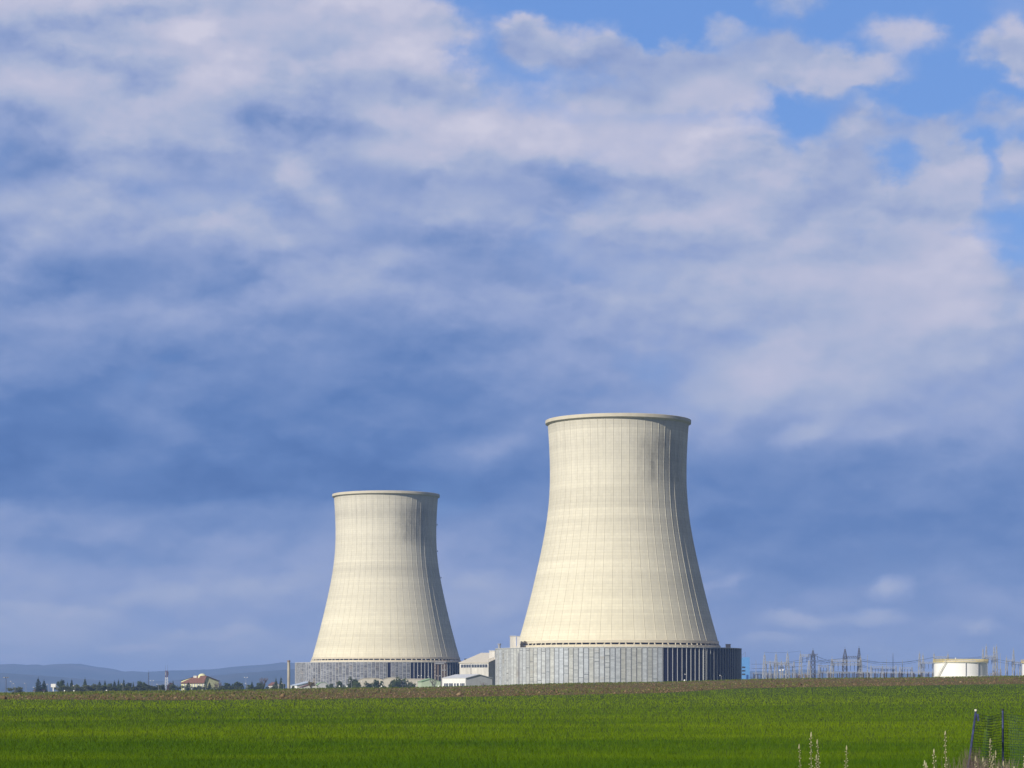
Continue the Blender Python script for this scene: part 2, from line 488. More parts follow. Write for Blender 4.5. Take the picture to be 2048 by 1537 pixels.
M['greenwall'] = simple('pale_green_wall', (0.42, 0.50, 0.33), 0.85, 0.08, 0.5)
M['yellow_wall'] = simple('pale_yellow_wall', (0.60, 0.60, 0.34), 0.85, 0.06, 0.4)
M['glass'] = simple('window_glass', (0.06, 0.07, 0.09), 0.15, 0.2, 0.4, spec=0.6)
M['bluewall'] = simple('blue_cladding', (0.10, 0.26, 0.54), 0.5, 0.06, 0.6)
M['bluedoor'] = simple('dark_blue_door', (0.02, 0.07, 0.24), 0.6, 0.1, 0.6)
M['tank'] = simple('white_tank_paint', (0.80, 0.79, 0.76), 0.5, 0.03, 0.2, stretch=(1, 1, 0.2))
M['yellow'] = simple('yellow_paint', (0.60, 0.47, 0.12), 0.6, 0.15, 0.8)
M['greypaint'] = simple('grey_paint', (0.30, 0.30, 0.31), 0.6, 0.1, 0.8)
M['galv'] = simple('galvanised_steel', (0.33, 0.33, 0.32), 0.6, 0.2, 0.7)
M['darksteel'] = simple('dark_lattice_steel', (0.085, 0.095, 0.14), 0.6, 0.15, 0.7)
M['redsteel'] = simple('red_lattice_steel', (0.13, 0.055, 0.07), 0.6, 0.15, 0.7)
M['brownsteel'] = simple('rusty_steel', (0.20, 0.15, 0.11), 0.8, 0.3, 0.9)
M['wire'] = simple('conductor', (0.06, 0.065, 0.08), 0.6, 0.1, 1)
M['porcelain'] = simple('insulator', (0.06, 0.05, 0.055), 0.35, 0.1, 1)
M['chimney'] = simple('chimney_concrete', (0.40, 0.365, 0.28), 0.9, 0.22, 0.5, stretch=(1, 1, 0.35))
M['bark'] = simple('bark', (0.10, 0.075, 0.055), 0.95, 0.25, 3.0)
M['bluepost'] = simple('blue_painted_post', (0.050, 0.062, 0.150), 0.6, 0.5, 9.0)
M['cap_light'] = simple('pale_cap', (0.65, 0.63, 0.52), 0.6, 0.1, 9)
M['net'] = simple('green_plastic_net', (0.022, 0.060, 0.055), 0.55, 0.2, 4)

def leaf_mat(name, c1, c2, transl=0.25, scale=0.6):
    m, t, bs = mat_new(name)
    co = t.node('ShaderNodeTexCoord').outputs['Object']
    oi = t.node('ShaderNodeObjectInfo').outputs['Random']
    n = t.noise(t.vm('ADD', co, t.xyz(t.m('MULTIPLY', oi, 50.0), 0.0, 0.0)), scale, 4, 0.6)
    col = t.mix(t.rng(n, 0.32, 0.68, 0, 1), c1, c2)
    col = t.vm('SCALE', col, scale=t.rng(oi, 0, 1, 0.8, 1.2))
    t.put(bs.inputs['Base Color'], col)
    bs.inputs['Roughness'].default_value = 0.8
    bs.inputs['Specular IOR Level'].default_value = 0.15
    tr = t.node('ShaderNodeBsdfTranslucent')
    t.put(tr.inputs[0], col)
    mx = t.node('ShaderNodeMixShader')
    mx.inputs[0].default_value = transl
    t.l.new(bs.outputs[0], mx.inputs[1])
    t.l.new(tr.outputs[0], mx.inputs[2])
    t.l.new(mx.outputs[0], t.n['Material Output'].inputs[0])
    return m
M['conifer'] = leaf_mat('conifer_needles', (0.036, 0.060, 0.024), (0.085, 0.120, 0.040))
M['pine'] = leaf_mat('pine_needles', (0.046, 0.074, 0.020), (0.115, 0.145, 0.038))
M['bush'] = leaf_mat('bush_leaves', (0.055, 0.075, 0.024), (0.125, 0.138, 0.048))
M['willow'] = leaf_mat('budding_twigs', (0.17, 0.13, 0.035), (0.25, 0.19, 0.06))
M['twig'] = leaf_mat('bare_twigs', (0.15, 0.105, 0.085), (0.23, 0.16, 0.13))
M['tantwig'] = leaf_mat('pale_bare_twigs', (0.26, 0.21, 0.16), (0.36, 0.30, 0.22))
M['drygrass'] = leaf_mat('dry_grass', (0.15, 0.115, 0.105), (0.27, 0.215, 0.17), scale=3.0)
M['stalk'] = leaf_mat('weed_stalk', (0.20, 0.19, 0.11), (0.30, 0.28, 0.17), scale=5.0)
M['bud'] = leaf_mat('pale_buds', (0.36, 0.34, 0.20), (0.52, 0.49, 0.32), scale=20.0)

# ------------------------------------------------------------------ terrain
RX = [-6000, 0, 300, 560, 800, 1000, 1100, 1300, 1500, 1800, 2048, 8000]
RY = [1400, 1387, 1383, 1380, 1377, 1372.5, 1369.5, 1366, 1360.5, 1357, 1354, 1335]
RIDGE_D = 600.0
def sstep(a, b, x):
    q = np.clip((x - a) / (b - a), 0, 1)
    return q * q * (3 - 2 * q)
def zt(x, y):
    x = np.asarray(x, float); y = np.asarray(y, float)
    px = 1024 + x / RIDGE_D * F
    zr = EYE + (HZ - np.interp(px, RX, RY)) / F * RIDGE_D
    s = np.clip((y - 70) / (RIDGE_D - 70), 0, 1)
    z = zr * s ** 1.12
    z = z + 0.55 * (1 - sstep(18, 44, y))
    zp = np.interp(y, [600, 1120, 1500, 2500, 15000], [0.5, 0.5, -1.5, -3.0, -3.0])
    k = sstep(600, 860, y)
    z = z * (1 - k) + zp * k
    # soft undulations of the field
    z = z + 0.05 * np.sin(x * 0.11 + y * 0.021) * np.clip((y - 60) / 100, 0, 1) * (1 - k)
    return z
def ground(x, y):
    return float(zt(x, y))
# edge of the green crop (rows in the frame)
BX = [-2000, 0, 300, 500, 800, 1020, 1320, 1480, 1780, 2048, 4000]
BY = [1402, 1399.5, 1401, 1400.5, 1397, 1392.5, 1387, 1377, 1372.5, 1368.5, 1360]
def row_of(x, y):
    return HZ - (zt(x, y) - EYE) * F / y
def solve_row(px, row, y0=56.0, y1=600.0):
    """distance at which the ground seen at column px is at the given row"""
    ys = np.linspace(y0, y1, 900)
    rr = row_of((px - 1024) / F * ys, ys)
    rr = np.minimum.accumulate(rr)
    return float(np.interp(-row, -rr, ys))
EDGE_PX = np.linspace(-2500, 4500, 160)
EDGE_D = np.array([solve_row(p, np.interp(p, BX, BY)) for p in EDGE_PX])
EDGE_X = (EDGE_PX - 1024) / F * EDGE_D
def edge_y(x):
    return np.interp(x, EDGE_X, EDGE_D)

TX = [-2500, 0, 150, 300, 430, 560, 620, 4500]
TY = [1393, 1391, 1390, 1387, 1384, 1381.3, 1370, 1300]
TOP_D = np.array([solve_row(p, np.interp(p, TX, TY)) if p < 600 else 640.0 for p in EDGE_PX])
TOP_X = (EDGE_PX - 1024) / F * TOP_D
def top_y(x):
    """far edge of the ploughed strip"""
    return np.interp(x, TOP_X, TOP_D)

def field_mat():
    m, t, bs = mat_new('field_ground')
    at_ = t.node('ShaderNodeAttribute', attribute_name='soil')
    pos = t.node('ShaderNodeNewGeometry').outputs['Position']
    x, y, z = t.sep(pos)
    ed = t.noise(t.map(pos, sc=(0.10, 0.10, 0)), 1.0, 5, 0.65)
    sd = t.m('ADD', at_.outputs['Fac'], t.m('MULTIPLY', t.m('SUBTRACT', ed, 0.5), 26.0))
    soil = t.rng(sd, -2.0, 5.0, 0.0, 1.0)
    # crop
    n1 = t.noise(t.map(pos, sc=(0.02, 0.055, 0)), 1.0, 4, 0.6)
    n2 = t.noise(t.map(pos, sc=(1, 1, 0)), 2.5, 4, 0.7)
    g = t.mix(t.rng(n1, 0.35, 0.65, 0, 1), (0.036, 0.058, 0.008), (0.070, 0.098, 0.008))
    g = t.vm('SCALE', g, scale=t.rng(n2, 0.3, 0.7, 0.45, 1.15))
    # ploughed earth with weeds coming up
    s1 = t.noise(t.map(pos, sc=(0.8, 0.35, 0)), 1.0, 6, 0.7)
    s2 = t.noise(t.map(pos, sc=(0.035, 0.05, 0)), 1.0, 5, 0.65)
    e = t.mix(t.rng(s1, 0.3, 0.7, 0, 1), (0.070, 0.045, 0.019), (0.155, 0.102, 0.045))
    wd = t.m('MULTIPLY', t.rng(s2, 0.42, 0.60, 0.1, 0.85), t.rng(s1, 0.35, 0.6, 0.3, 1.0))
    e = t.mix(wd, e, (0.105, 0.115, 0.022))
    c = t.mix(soil, g, e)
    # rough meadow behind the earth
    far = t.m('MULTIPLY', t.m('SUBTRACT', 1.0, soil), t.rng(y, 420.0, 430.0, 0, 1))
    me = t.mix(t.rng(s2, 0.4, 0.62, 0, 1), (0.060, 0.100, 0.012), (0.12, 0.13, 0.035))
    c = t.mix(far, c, me)
    t.put(bs.inputs['Base Color'], c)
    bs.inputs['Roughness'].default_value = 0.95
    bs.inputs['Specular IOR Level'].default_value = 0.08
    bp = t.node('ShaderNodeBump')
    bp.inputs['Strength'].default_value = 0.8
    bp.inputs['Distance'].default_value = 0.25
    t.put(bp.inputs['Height'], t.noise(pos, 1.4, 5, 0.7))
    t.l.new(bp.outputs[0], bs.inputs['Normal'])
    return m

def build_ground():
    ys = np.concatenate([np.linspace(-140, 40, 22), np.linspace(46, 260, 110), np.linspace(263, 640, 150),
                         np.linspace(650, 900, 40), np.geomspace(930, 15000, 50)])
    ts = np.concatenate([-np.geomspace(0.32, 60, 26)[::-1], np.linspace(-0.31, 0.31, 250), np.geomspace(0.32, 60, 26)])
    Y = np.repeat(ys[:, None], len(ts), 1)
    X = (np.maximum(Y, 0) * 0.97 + 35.0) * ts[None, :]
    X = np.clip(X, -15500, 15500)
    Z = zt(X, Y)
    cl = np.zeros_like(Z)
    for i in range(Z.shape[0]):
        if 200 < ys[i] < 660:
            for j in range(20, Z.shape[1] - 20):
                cl[i, j] = mnoise.fractal((X[i, j] * 0.35, ys[i] * 0.35, 0.3), 0.6, 2.1, 4)
    sd = Y - edge_y(X)
    Z = Z + cl * 0.07 * np.clip(sd / 20, 0, 1)
    n, mm = Z.shape
    V = np.stack([X, Y, Z], -1).reshape(-1, 3)
    i = np.arange(n - 1)[:, None] * mm + np.arange(mm - 1)[None, :]
    Fq = np.stack([i, i + 1, i + mm + 1, i + mm], -1).reshape(-1, 4)
    me = bpy.data.meshes.new('field')
    me.from_pydata(V.tolist(), [], Fq.tolist())
    me.polygons.foreach_set('use_smooth', [True] * len(me.polygons))
    sd = np.minimum(sd, top_y(X) - Y)
    a = me.attributes.new('soil', 'FLOAT', 'POINT')
    a.data.foreach_set('value', np.clip(sd, -60, 60).reshape(-1).astype(np.float32))
    me.materials.append(field_mat())
    o = link('ground', me)
    tag(o, kind='structure')
build_ground()

def tri_mesh(name, V, Fc, mat, attr=None):
    me = bpy.data.meshes.new(name)
    nv, nf, k = len(V), len(Fc), Fc.shape[1]
    me.vertices.add(nv)
    me.vertices.foreach_set('co', V.astype(np.float32).reshape(-1))
    me.loops.add(nf * k)
    me.loops.foreach_set('vertex_index', Fc.astype(np.int32).reshape(-1))
    me.polygons.add(nf)
    me.polygons.foreach_set('loop_start', (np.arange(nf) * k).astype(np.int32))
    if attr is not None:
        a = me.attributes.new('tint', 'FLOAT', 'POINT')
        a.data.foreach_set('value', attr.astype(np.float32))
    me.materials.append(mat)
    me.update(calc_edges=True)
    return me

def grass_mat(name, lo, hi, bands=False):
    m, t, bs = mat_new(name)
    ti = t.node('ShaderNodeAttribute', attribute_name='tint').outputs['Fac']
    pos = t.node('ShaderNodeNewGeometry').outputs['Position']
    n1 = t.noise(t.map(pos, sc=(0.020, 0.060, 0)), 1.0, 4, 0.6)
    n3 = t.noise(t.map(pos, sc=(0.25, 0.25, 0)), 1.0, 4, 0.6)
    px_, py_, pz_ = t.sep(pos)
    yw = t.m('ADD', py_, t.m('MULTIPLY', t.m('SUBTRACT', n3, 0.5), 22.0))
    yw = t.m('ADD', yw, t.m('MULTIPLY', px_, 0.25))
    f = t.m('ADD', t.rng(n1, 0.34, 0.66, 0.05, 0.58), t.rng(n3, 0.3, 0.7, -0.1, 0.2))
    if bands:        # paler drill strips, and blades darker towards the near edge
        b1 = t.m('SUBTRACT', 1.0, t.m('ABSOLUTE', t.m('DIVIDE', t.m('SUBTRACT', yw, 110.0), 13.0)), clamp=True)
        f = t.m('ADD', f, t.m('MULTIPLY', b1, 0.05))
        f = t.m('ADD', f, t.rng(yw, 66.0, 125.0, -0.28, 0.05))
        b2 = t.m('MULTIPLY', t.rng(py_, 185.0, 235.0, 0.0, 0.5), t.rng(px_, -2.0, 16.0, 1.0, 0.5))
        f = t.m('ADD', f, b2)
    f = t.m('ADD', f, t.rng(ti, 0, 1, -0.12, 0.12), clamp=True)
    col = t.mix(f, lo, hi)
    col = t.vm('SCALE', col, scale=t.rng(ti, 0, 1, 0.84, 1.16))
    t.put(bs.inputs['Base Color'], col)
    bs.inputs['Roughness'].default_value = 0.8
    bs.inputs['Specular IOR Level'].default_value = 0.03
    gn = t.node('ShaderNodeNewGeometry').outputs['Normal']
    nn = t.vm('NORMALIZE', t.vm('ADD', t.vm('SCALE', gn, scale=0.75), (-0.15, -0.15, 0.55)))
    t.l.new(nn, bs.inputs['Normal'])
    tr = t.node('ShaderNodeBsdfTranslucent')
    t.put(tr.inputs[0], col)
    mx = t.node('ShaderNodeMixShader')
    mx.inputs[0].default_value = 0.3
    t.l.new(bs.outputs[0], mx.inputs[1])
    t.l.new(tr.outputs[0], mx.inputs[2])
    t.l.new(mx.outputs[0], t.n['Material Output'].inputs[0])
    return m

def blades(x, y, h, w, lean):
    """two-segment tapering blades"""
    n = len(x)
    z = zt(x, y)
    an = rng.uniform(0, 2 * pi, n)
    la = rng.uniform(0, 2 * pi, n)
    dx, dy = np.cos(an) * w * 0.5, np.sin(an) * w * 0.5
    lx, ly = np.cos(la) * lean * h, np.sin(la) * lean * h
    b0 = np.stack([x - dx, y - dy, z - 0.03], -1)
    b1 = np.stack([x + dx, y + dy, z - 0.03], -1)
    m0 = np.stack([x - dx * .8 + lx * .35, y - dy * .8 + ly * .35, z + h * .6], -1)
    m1 = np.stack([x + dx * .8 + lx * .35, y + dy * .8 + ly * .35, z + h * .6], -1)
    tp = np.stack([x + lx, y + ly, z + h], -1)
    V = np.stack([b0, b1, m0, m1, tp], 1).reshape(-1, 3)
    k = np.arange(n)[:, None] * 5
    Fc = np.concatenate([k + np.array([[0, 1, 3]]), k + np.array([[0, 3, 2]]), k + np.array([[2, 3, 4]])], 0)
    return V, Fc

def build_crop():
    N = 680000
    # spread by distance: many thin blades near, fewer and broader tufts farther off
    cols = np.linspace(-700, 2750, 140)
    tabs = []
    for p in cols:
        ye = float(np.interp(p, EDGE_PX, EDGE_D))
        ys = np.linspace(58, ye, 600)
        rr = np.minimum.accumulate(row_of((p - 1024) / F * ys, ys))
        tabs.append((ys, rr))
    pc = rng.integers(0, len(cols), N)
    q = rng.uniform(0, 1, N)
    y = np.zeros(N)
    for i in range(len(cols)):
        s = pc == i
        ys, rr = tabs[i]
        lo, hi = rr[-1], rr[0]
        y[s] = np.interp(-(lo + (hi - lo) * q[s] ** 0.9), -rr, ys)
    px = cols[pc] + rng.uniform(-13, 13, N)
    x = (px - 1024) / F * y
    y = y + rng.uniform(-1.2, 1.2, N)
    rag = np.array([mnoise.fractal((a * 0.06, 3.0, 0.0), 0.7, 2.0, 4) for a in x]) * 16
    keep = y < edge_y(x) + rag - np.abs(rng.normal(0, 9, N)) + 6
    x, y = x[keep], y[keep]
    n = len(x)
    hn = np.array([mnoise.noise((a * 0.35, b * 0.18, 4.0)) for a, b in zip(x, y)])
    h = 0.135 * rng.uniform(0.6, 1.3, n) * (1 + 0.25 * hn)
    w = np.maximum(0.011, y * 0.00014) * rng.uniform(0.7, 1.4, n)
    V, Fc = blades(x, y, h, w, rng.uniform(0.1, 0.9, n))
    tint = np.repeat(rng.uniform(0, 1, n), 5)
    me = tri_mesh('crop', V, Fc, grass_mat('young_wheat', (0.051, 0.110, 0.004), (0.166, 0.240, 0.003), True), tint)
    tag(link('wheat_crop', me), 'bright green young wheat covering the field in front of the ploughed strip', 'crop', kind='stuff')

def build_verge():
    """weeds and tufts on the ploughed strip and along its crest"""
    N = 42000
    px = rng.uniform(-600, 2650, N)
    ed = np.interp(px, EDGE_PX, EDGE_D)
    q = rng.uniform(0, 1, N)
    y = ed + (612 - ed) * q ** 0.7
    crest = rng.uniform(0, 1, N) < 0.28
    tpd = np.interp(px, EDGE_PX, TOP_D)
    lo = np.minimum(tpd, 597)
    y[crest] = (lo + (610 - lo) * rng.uniform(0, 1, N))[crest]
    x = (px - 1024) / F * y
    pn = np.array([mnoise.noise((a * 0.03, b * 0.05, 1.0)) for a, b in zip(x, y)])
    keep = crest | (pn > rng.uniform(-0.35, 0.45, N) + np.clip((x + 20) / 300, -.1, .25))
    x, y, cr = x[keep], y[keep], crest[keep]
    n = len(x)
    h = rng.uniform(0.10, 0.34, n)
    h[cr] *= 1.3
    V, Fc = blades(x, y, h, rng.uniform(0.10, 0.28, n), rng.uniform(0.1, 0.7, n))
    me = tri_mesh('verge', V, Fc, grass_mat('verge_grass', (0.070, 0.100, 0.016), (0.175, 0.180, 0.040)), np.repeat(rng.uniform(0, 1, n), 5))
    tag(link('verge_weeds', me), 'yellowish green weeds on the ploughed strip and along its crest', 'weeds', kind='stuff')

def build_clods():
    N = 30000
    px = rng.uniform(-600, 2650, N)
    ed = np.interp(px, EDGE_PX, EDGE_D)
    y = ed + (606 - ed) * rng.uniform(0, 1, N)
    x = (px - 1024) / F * y
    z = zt(x, y)
    r = np.exp(rng.normal(-2.55, 0.40, N))
    base = np.array([(1, 0, 0), (0, 1, 0), (-1, 0, 0), (0, -1, 0), (0, 0, 1), (0, 0, -1)], float)
    ok = (y < top_y(x) + rng.normal(0, 6, N))
    x, y, z, r = x[ok], y[ok], z[ok], r[ok]
    N = len(x)
    V = base[None] * r[:, None, None] * rng.uniform(0.6, 1.5, (N, 6, 1))
    a = rng.uniform(0, 2 * pi, N)
    ca, sa = np.cos(a)[:, None], np.sin(a)[:, None]
    V = np.stack([V[..., 0] * ca - V[..., 1] * sa, V[..., 0] * sa + V[..., 1] * ca, V[..., 2] * 0.8], -1)
    V = V + np.stack([x, y, z + r * 0.25], -1)[:, None, :]
    fb = np.array([(0, 1, 4), (1, 2, 4), (2, 3, 4), (3, 0, 4), (1, 0, 5), (2, 1, 5), (3, 2, 5), (0, 3, 5)])
    Fc = (np.arange(N)[:, None, None] * 6 + fb[None]).reshape(-1, 3)
    m, t, bs = mat_new('earth_clods')
    ti = t.node('ShaderNodeAttribute', attribute_name='tint').outputs['Fac']
    t.put(bs.inputs['Base Color'], t.ramp(ti, [(0, (0.068, 0.044, 0.020)), (0.6, (0.155, 0.105, 0.048)), (1, (0.25, 0.18, 0.10))]))
    bs.inputs['Roughness'].default_value = 0.95
    bs.inputs['Specular IOR Level'].default_value = 0.05
    me = tri_mesh('clods', V.reshape(-1, 3), Fc, m, np.repeat(rng.uniform(0, 1, N), 6))
    tag(link('earth_clods', me), 'brown clods of ploughed earth on the strip below the plant', 'soil', kind='stuff')
build_crop()
build_verge()
build_clods()

# ------------------------------------------------------------------ hills
def build_hills():
    m, t, bs = mat_new('hill_scrub')
    pos = t.node('ShaderNodeNewGeometry').outputs['Position']
    n = t.noise(t.map(pos, sc=(0.002, 0.002, 0.004)), 1.0, 6, 0.6)
    t.put(bs.inputs['Base Color'], t.ramp(n, [(0.35, (0.030, 0.045, 0.040)), (0.52, (0.050, 0.062, 0.055)), (0.68, (0.11, 0.10, 0.085))]))
    bs.inputs['Roughness'].default_value = 0.95
    bs.inputs['Specular IOR Level'].default_value = 0.05
    def range_(name, D, depth, xs, ys, amp):
        pxs = np.arange(-2600, 4700, 12.0)
        crest = np.interp(pxs, xs, ys)
        K = D / F
        rows = 14
        V = []
        for i in range(rows):
            f = i / (rows - 1)
            dd = D - depth * (1 - f) if f <= 1 else D
            prof = (0.5 - 0.5 * math.cos(pi * f)) ** 1.25
            for k, p in enumerate(pxs):
                hh = (HZ - crest[k]) * K + EYE + 3
                xw = (p - 1024) / F * D
                nn = mnoise.fractal((xw * 0.0012, dd * 0.0012, D * 0.01), 0.8, 2.0, 4)
                V.append((xw, dd, -3.4 + hh * prof + nn * amp * math.sin(pi * f) ** 1 * hh * 0.5 + (abs(mnoise.noise((xw * 0.01, D, 0))) * amp * 6 if f == 1 else 0)))
        for k, p in enumerate(pxs):
            V.append(((p - 1024) / F * D, D + depth * 0.8, -3.6))
        n_ = len(pxs)
        fs = [(i * n_ + k, i * n_ + k + 1, (i + 1) * n_ + k + 1, (i + 1) * n_ + k) for i in range(rows) for k in range(n_ - 1)]
        mb = MB().add(V, fs)
        tag(mb.build(name, m, smooth=True), kind='structure')
    range_('hills', 11500, 2200,
           [-2600, -800, -300, 0, 25, 45, 60, 75, 90, 105, 120, 140, 160, 185, 215, 235, 250, 270, 300, 330, 345, 390, 440, 460, 490, 540, 570, 600, 650, 700, 760, 850, 925, 1000, 1200, 1480, 1560, 1600, 1640, 1750, 1900, 2048, 2600, 4700],
           [1352, 1340, 1335, 1330, 1328, 1329.5, 1331, 1329, 1332, 1331, 1328.5, 1328, 1328, 1333, 1337, 1340, 1344.5, 1343, 1344.5, 1343, 1342, 1341, 1339, 1336, 1333, 1330, 1325.5, 1327, 1324, 1322, 1325, 1326, 1325, 1332, 1338, 1343, 1342, 1339, 1341, 1346, 1350, 1352, 1350, 1346], 0.28)
    range_('hills', 8200, 1500,
           [-2600, -300, 0, 80, 150, 250, 350, 430, 480, 540, 600, 700, 850, 1000, 1500, 2048, 4700],
           [1356, 1342, 1346, 1351, 1357, 1364, 1362, 1352, 1347, 1343, 1338, 1337, 1343, 1349, 1354, 1361, 1358], 0.35)
build_hills()

# ------------------------------------------------------------------ cooling towers
TOWER_PROF = [(1287, 199.5), (1271, 195.2), (1240, 186.4), (1195, 174.8), (1150, 164), (1105, 154.2), (1080, 149), (1055, 144.3),
              (1018, 139.6), (982, 137.0), (946, 135.9), (909, 136.8), (880, 138.4), (850, 140.6)]
NB = 151
SK_R, SK_Z = 54.9, 20.2
def smooth_profile():
    k = 1120 / F
    zs = np.array([(HZ - y) * k + EYE - 0.5 for y, r in TOWER_PROF])
    rs = np.array([r * k for y, r in TOWER_PROF])
    zz = np.linspace(zs[0], zs[-1], 61)
    # smooth interpolation through the measured radii
    co = np.polyfit((zs - 60) / 60, rs, 7)
    return zz, np.polyval(co, (zz - 60) / 60)
def build_tower(px, D, zg, label, panel_m, post_m, open_from, extra, pw_=0.06):
    x0, y0 = (px - 1024) / F * D, D
    T = empty('cooling_tower', (x0, y0, zg), label, 'cooling tower', 'twin cooling towers')
    view = atan2(x0, y0)              # turn the front of the tower to the field
    zz, rr = smooth_profile()
    zb, ztop = zz[0], zz[-1]
    # ribbed shell
    NR = 56
    offs = []
    for k in range(NR):
        c = 2 * pi * k / NR
        for (da, o) in ((-0.115, 0.0), (-0.095, 0.10), (0.095, 0.10), (0.115, 0.0)):
            offs.append((c, da, o))
        for q in (0.2, 0.4, 0.6, 0.8):
            offs.append((c + 2 * pi / NR * q, 0.0, 0.0))
    vs = []
    nA = len(offs)
    for z, r in zip(zz, rr):
        for (c, da, o) in offs:
            an = c + da / r
            vs.append(((r + o) * sin(an), -(r + o) * cos(an), z))
    for z, r in zip(zz[::-1], rr[::-1]):
        for (c, da, o) in offs:
            vs.append(((r - 0.7) * sin(c + da / r), -(r - 0.7) * cos(c + da / r), z))
    nz = len(zz) * 2
    fs = [(i * nA + k, i * nA + (k + 1) % nA, ((i + 1) % nz) * nA + (k + 1) % nA, ((i + 1) % nz) * nA + k) for i in range(nz) for k in range(nA)]
    MB().add(vs, fs).build('shell', M['shell'], T)
    # crown beam
    rt = rr[-1]
    zc = ztop - 0.1
    MB().lathe([(rt + .05, zc - 0.35), (rt + 0.75, zc + 0.1), (rt + 1.12, zc + 0.35), (rt + 1.12, zc + 1.75), (rt + 0.95, zc + 1.85),
                (rt - 0.7, zc + 1.85), (rt - 0.7, zc - 0.35), (rt + .05, zc - 0.35)], 160).build('crown_beam', M['concrete'], T)
    # foot ring and support columns
    MB().lathe([(rr[0] - 0.75, zb - 0.5), (rr[0] + 0.32, zb - 0.5), (rr[0] + 0.30, zb + 0.7), (rr[0] - 0.75, zb + 0.7)], 160).build('foot_ring', M['concrete'], T)
    NCOL = 88
    first = {}
    for k in range(NCOL):
        a = 2 * pi * (k + 0.5) / NCOL
        s = 1 if k % 2 else -1
        if s not in first:
            b = MB()
            b.bar((s * -0.55, -1.3, -2.6), (s * 0.40, 0.0, 0.0), 0.30, 4)
            first[s] = b.mesh('support_column', M['concrete'])
        link('support_column', first[s], T, (rr[0] * sin(a), -rr[0] * cos(a), zb - 0.45), (0, 0, a))
    # pale roof ring between the skirt and the columns
    MB().lathe([(SK_R - 0.5, SK_Z - 0.75), (SK_R - 0.5, SK_Z - 0.5), (rr[0] + 0.2, SK_Z - 0.05), (rr[0] - 3.0, SK_Z - 0.05), (rr[0] - 3.0, SK_Z - 0.75), (SK_R - 0.5, SK_Z - 0.75)], 151).build('skirt_roof', M['concrete'], T)
    # skirt: closed panels, open dark bays, posts
    wbay = 2 * pi * SK_R / NB
    pm = MB().box(-wbay / 2 + 0.08, wbay / 2 - 0.32, -0.06, 0.06, 0.0, SK_Z - 0.35).mesh('cladding_panel', panel_m)
    fm = MB().box(-wbay / 2 + 0.02, wbay / 2 - 0.02, 0.45, 0.55, 0.0, SK_Z - 0.35).mesh('open_bay', M['fill_shade'])
    postm = MB().box(-pw_, pw_, -0.16, 0.12, 0.0, SK_Z - 0.3).mesh('skirt_post', post_m)
    order = sorted(range(NB), key=lambda k: abs(((2 * pi * k / NB + pi) % (2 * pi)) - pi))
    front = set(order[:90])
    restp, rests = MB(), MB()
    def put(mb, me, a):
        ca, sa = cos(a), sin(a)
        vs = []
        for v in me.vertices:
            X, Y, Z = v.co
            X2, Y2 = X * ca - Y * sa, X * sa + Y * ca
            vs.append((X2 + SK_R * sin(a), Y2 - SK_R * cos(a), Z))
        mb.add(vs, [tuple(p.vertices) for p in me.polygons])
    for k in range(NB):
        a = 2 * pi * k / NB
        aw = ((a + pi) % (2 * pi)) - pi
        opn = (open_from < aw + view < R(150)) or k in extra
        ap = a + pi / NB
        if k in front:
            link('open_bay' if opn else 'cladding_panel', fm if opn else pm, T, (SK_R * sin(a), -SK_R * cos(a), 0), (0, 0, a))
            link('skirt_post', postm, T, (SK_R * sin(ap), -SK_R * cos(ap), 0), (0, 0, ap))
        else:
            put(restp, pm, a)
            put(rests, postm, ap)
    tag(restp.build('cladding_panel', panel_m, T), kind='stuff')
    tag(rests.build('skirt_post', post_m, T), kind='stuff')
    MB().lathe([(SK_R - 0.45, SK_Z - 0.42), (SK_R + 0.26, SK_Z - 0.42), (SK_R + 0.26, SK_Z - 0.12), (SK_R - 0.45, SK_Z - 0.12), (SK_R - 0.45, SK_Z - 0.42)], 151).build('skirt_edge_beam', M['greywall'], T)
    MB().lathe([(SK_R - 1.3, 0), (SK_R - 1.3, SK_Z - 0.8)], 96).build('gap_shade_backing', M['fill_shade'], T)  # dark cylinder added so the gaps between the panels read as shade
    MB().lathe([(rr[0] - 6, SK_Z - 1.0), (rr[0] - 6, zb + 3.0)], 96).build('inner_shade_sheet', M['fill_shade'], T)  # added dark sheet standing in for the shade inside, seen between the columns
    MB().lathe([(rr[0] + 1.0, SK_Z - 0.3), (rr[0] + 1.0, zb - 1.28), (rr[0] + 0.6, zb - 1.28), (rr[0] + 0.6, SK_Z - 0.3), (rr[0] + 1.0, SK_Z - 0.3)], 120).build('gutter_ring', M['concrete'], T)
    return T, zz, rr, view

def ladder(parent, a, z0, z1, r, mat, w=0.8):
    b = MB()
    for s in (-w / 2, w / 2):
        b.box(s - 0.07, s + 0.07, -0.42, -0.26, z0, z1)
    z = z0 + 0.3
    while z < z1:
        b.box(-w / 2, w / 2, -0.40, -0.30, z, z + 0.12)
        z += 0.75
    o = b.build('ladder', mat, parent, (r * sin(a), -r * cos(a), 0))
    o.rotation_euler = (0, 0, a)

BIG, zz_, rr_, vb = build_tower(1236.4, 1120, 0.5, 'larger nearer cooling tower with a tall flared concrete shell above pale grey cladding', M['panel_light'], M['post'], R(20.5) , ())
SML, _, _, vs_ = build_tower(772.0, 1518, -1.5, 'smaller farther cooling tower with dark weathered cladding beside the brick-like chimney'.replace('brick-like', 'thin'), M['panel_dark'], M['post_pale'], R(14.5), (2,), 0.115)
def ang(px, pc, rad):
    return math.asin(max(-0.999, min(0.999, (px - pc) / rad)))
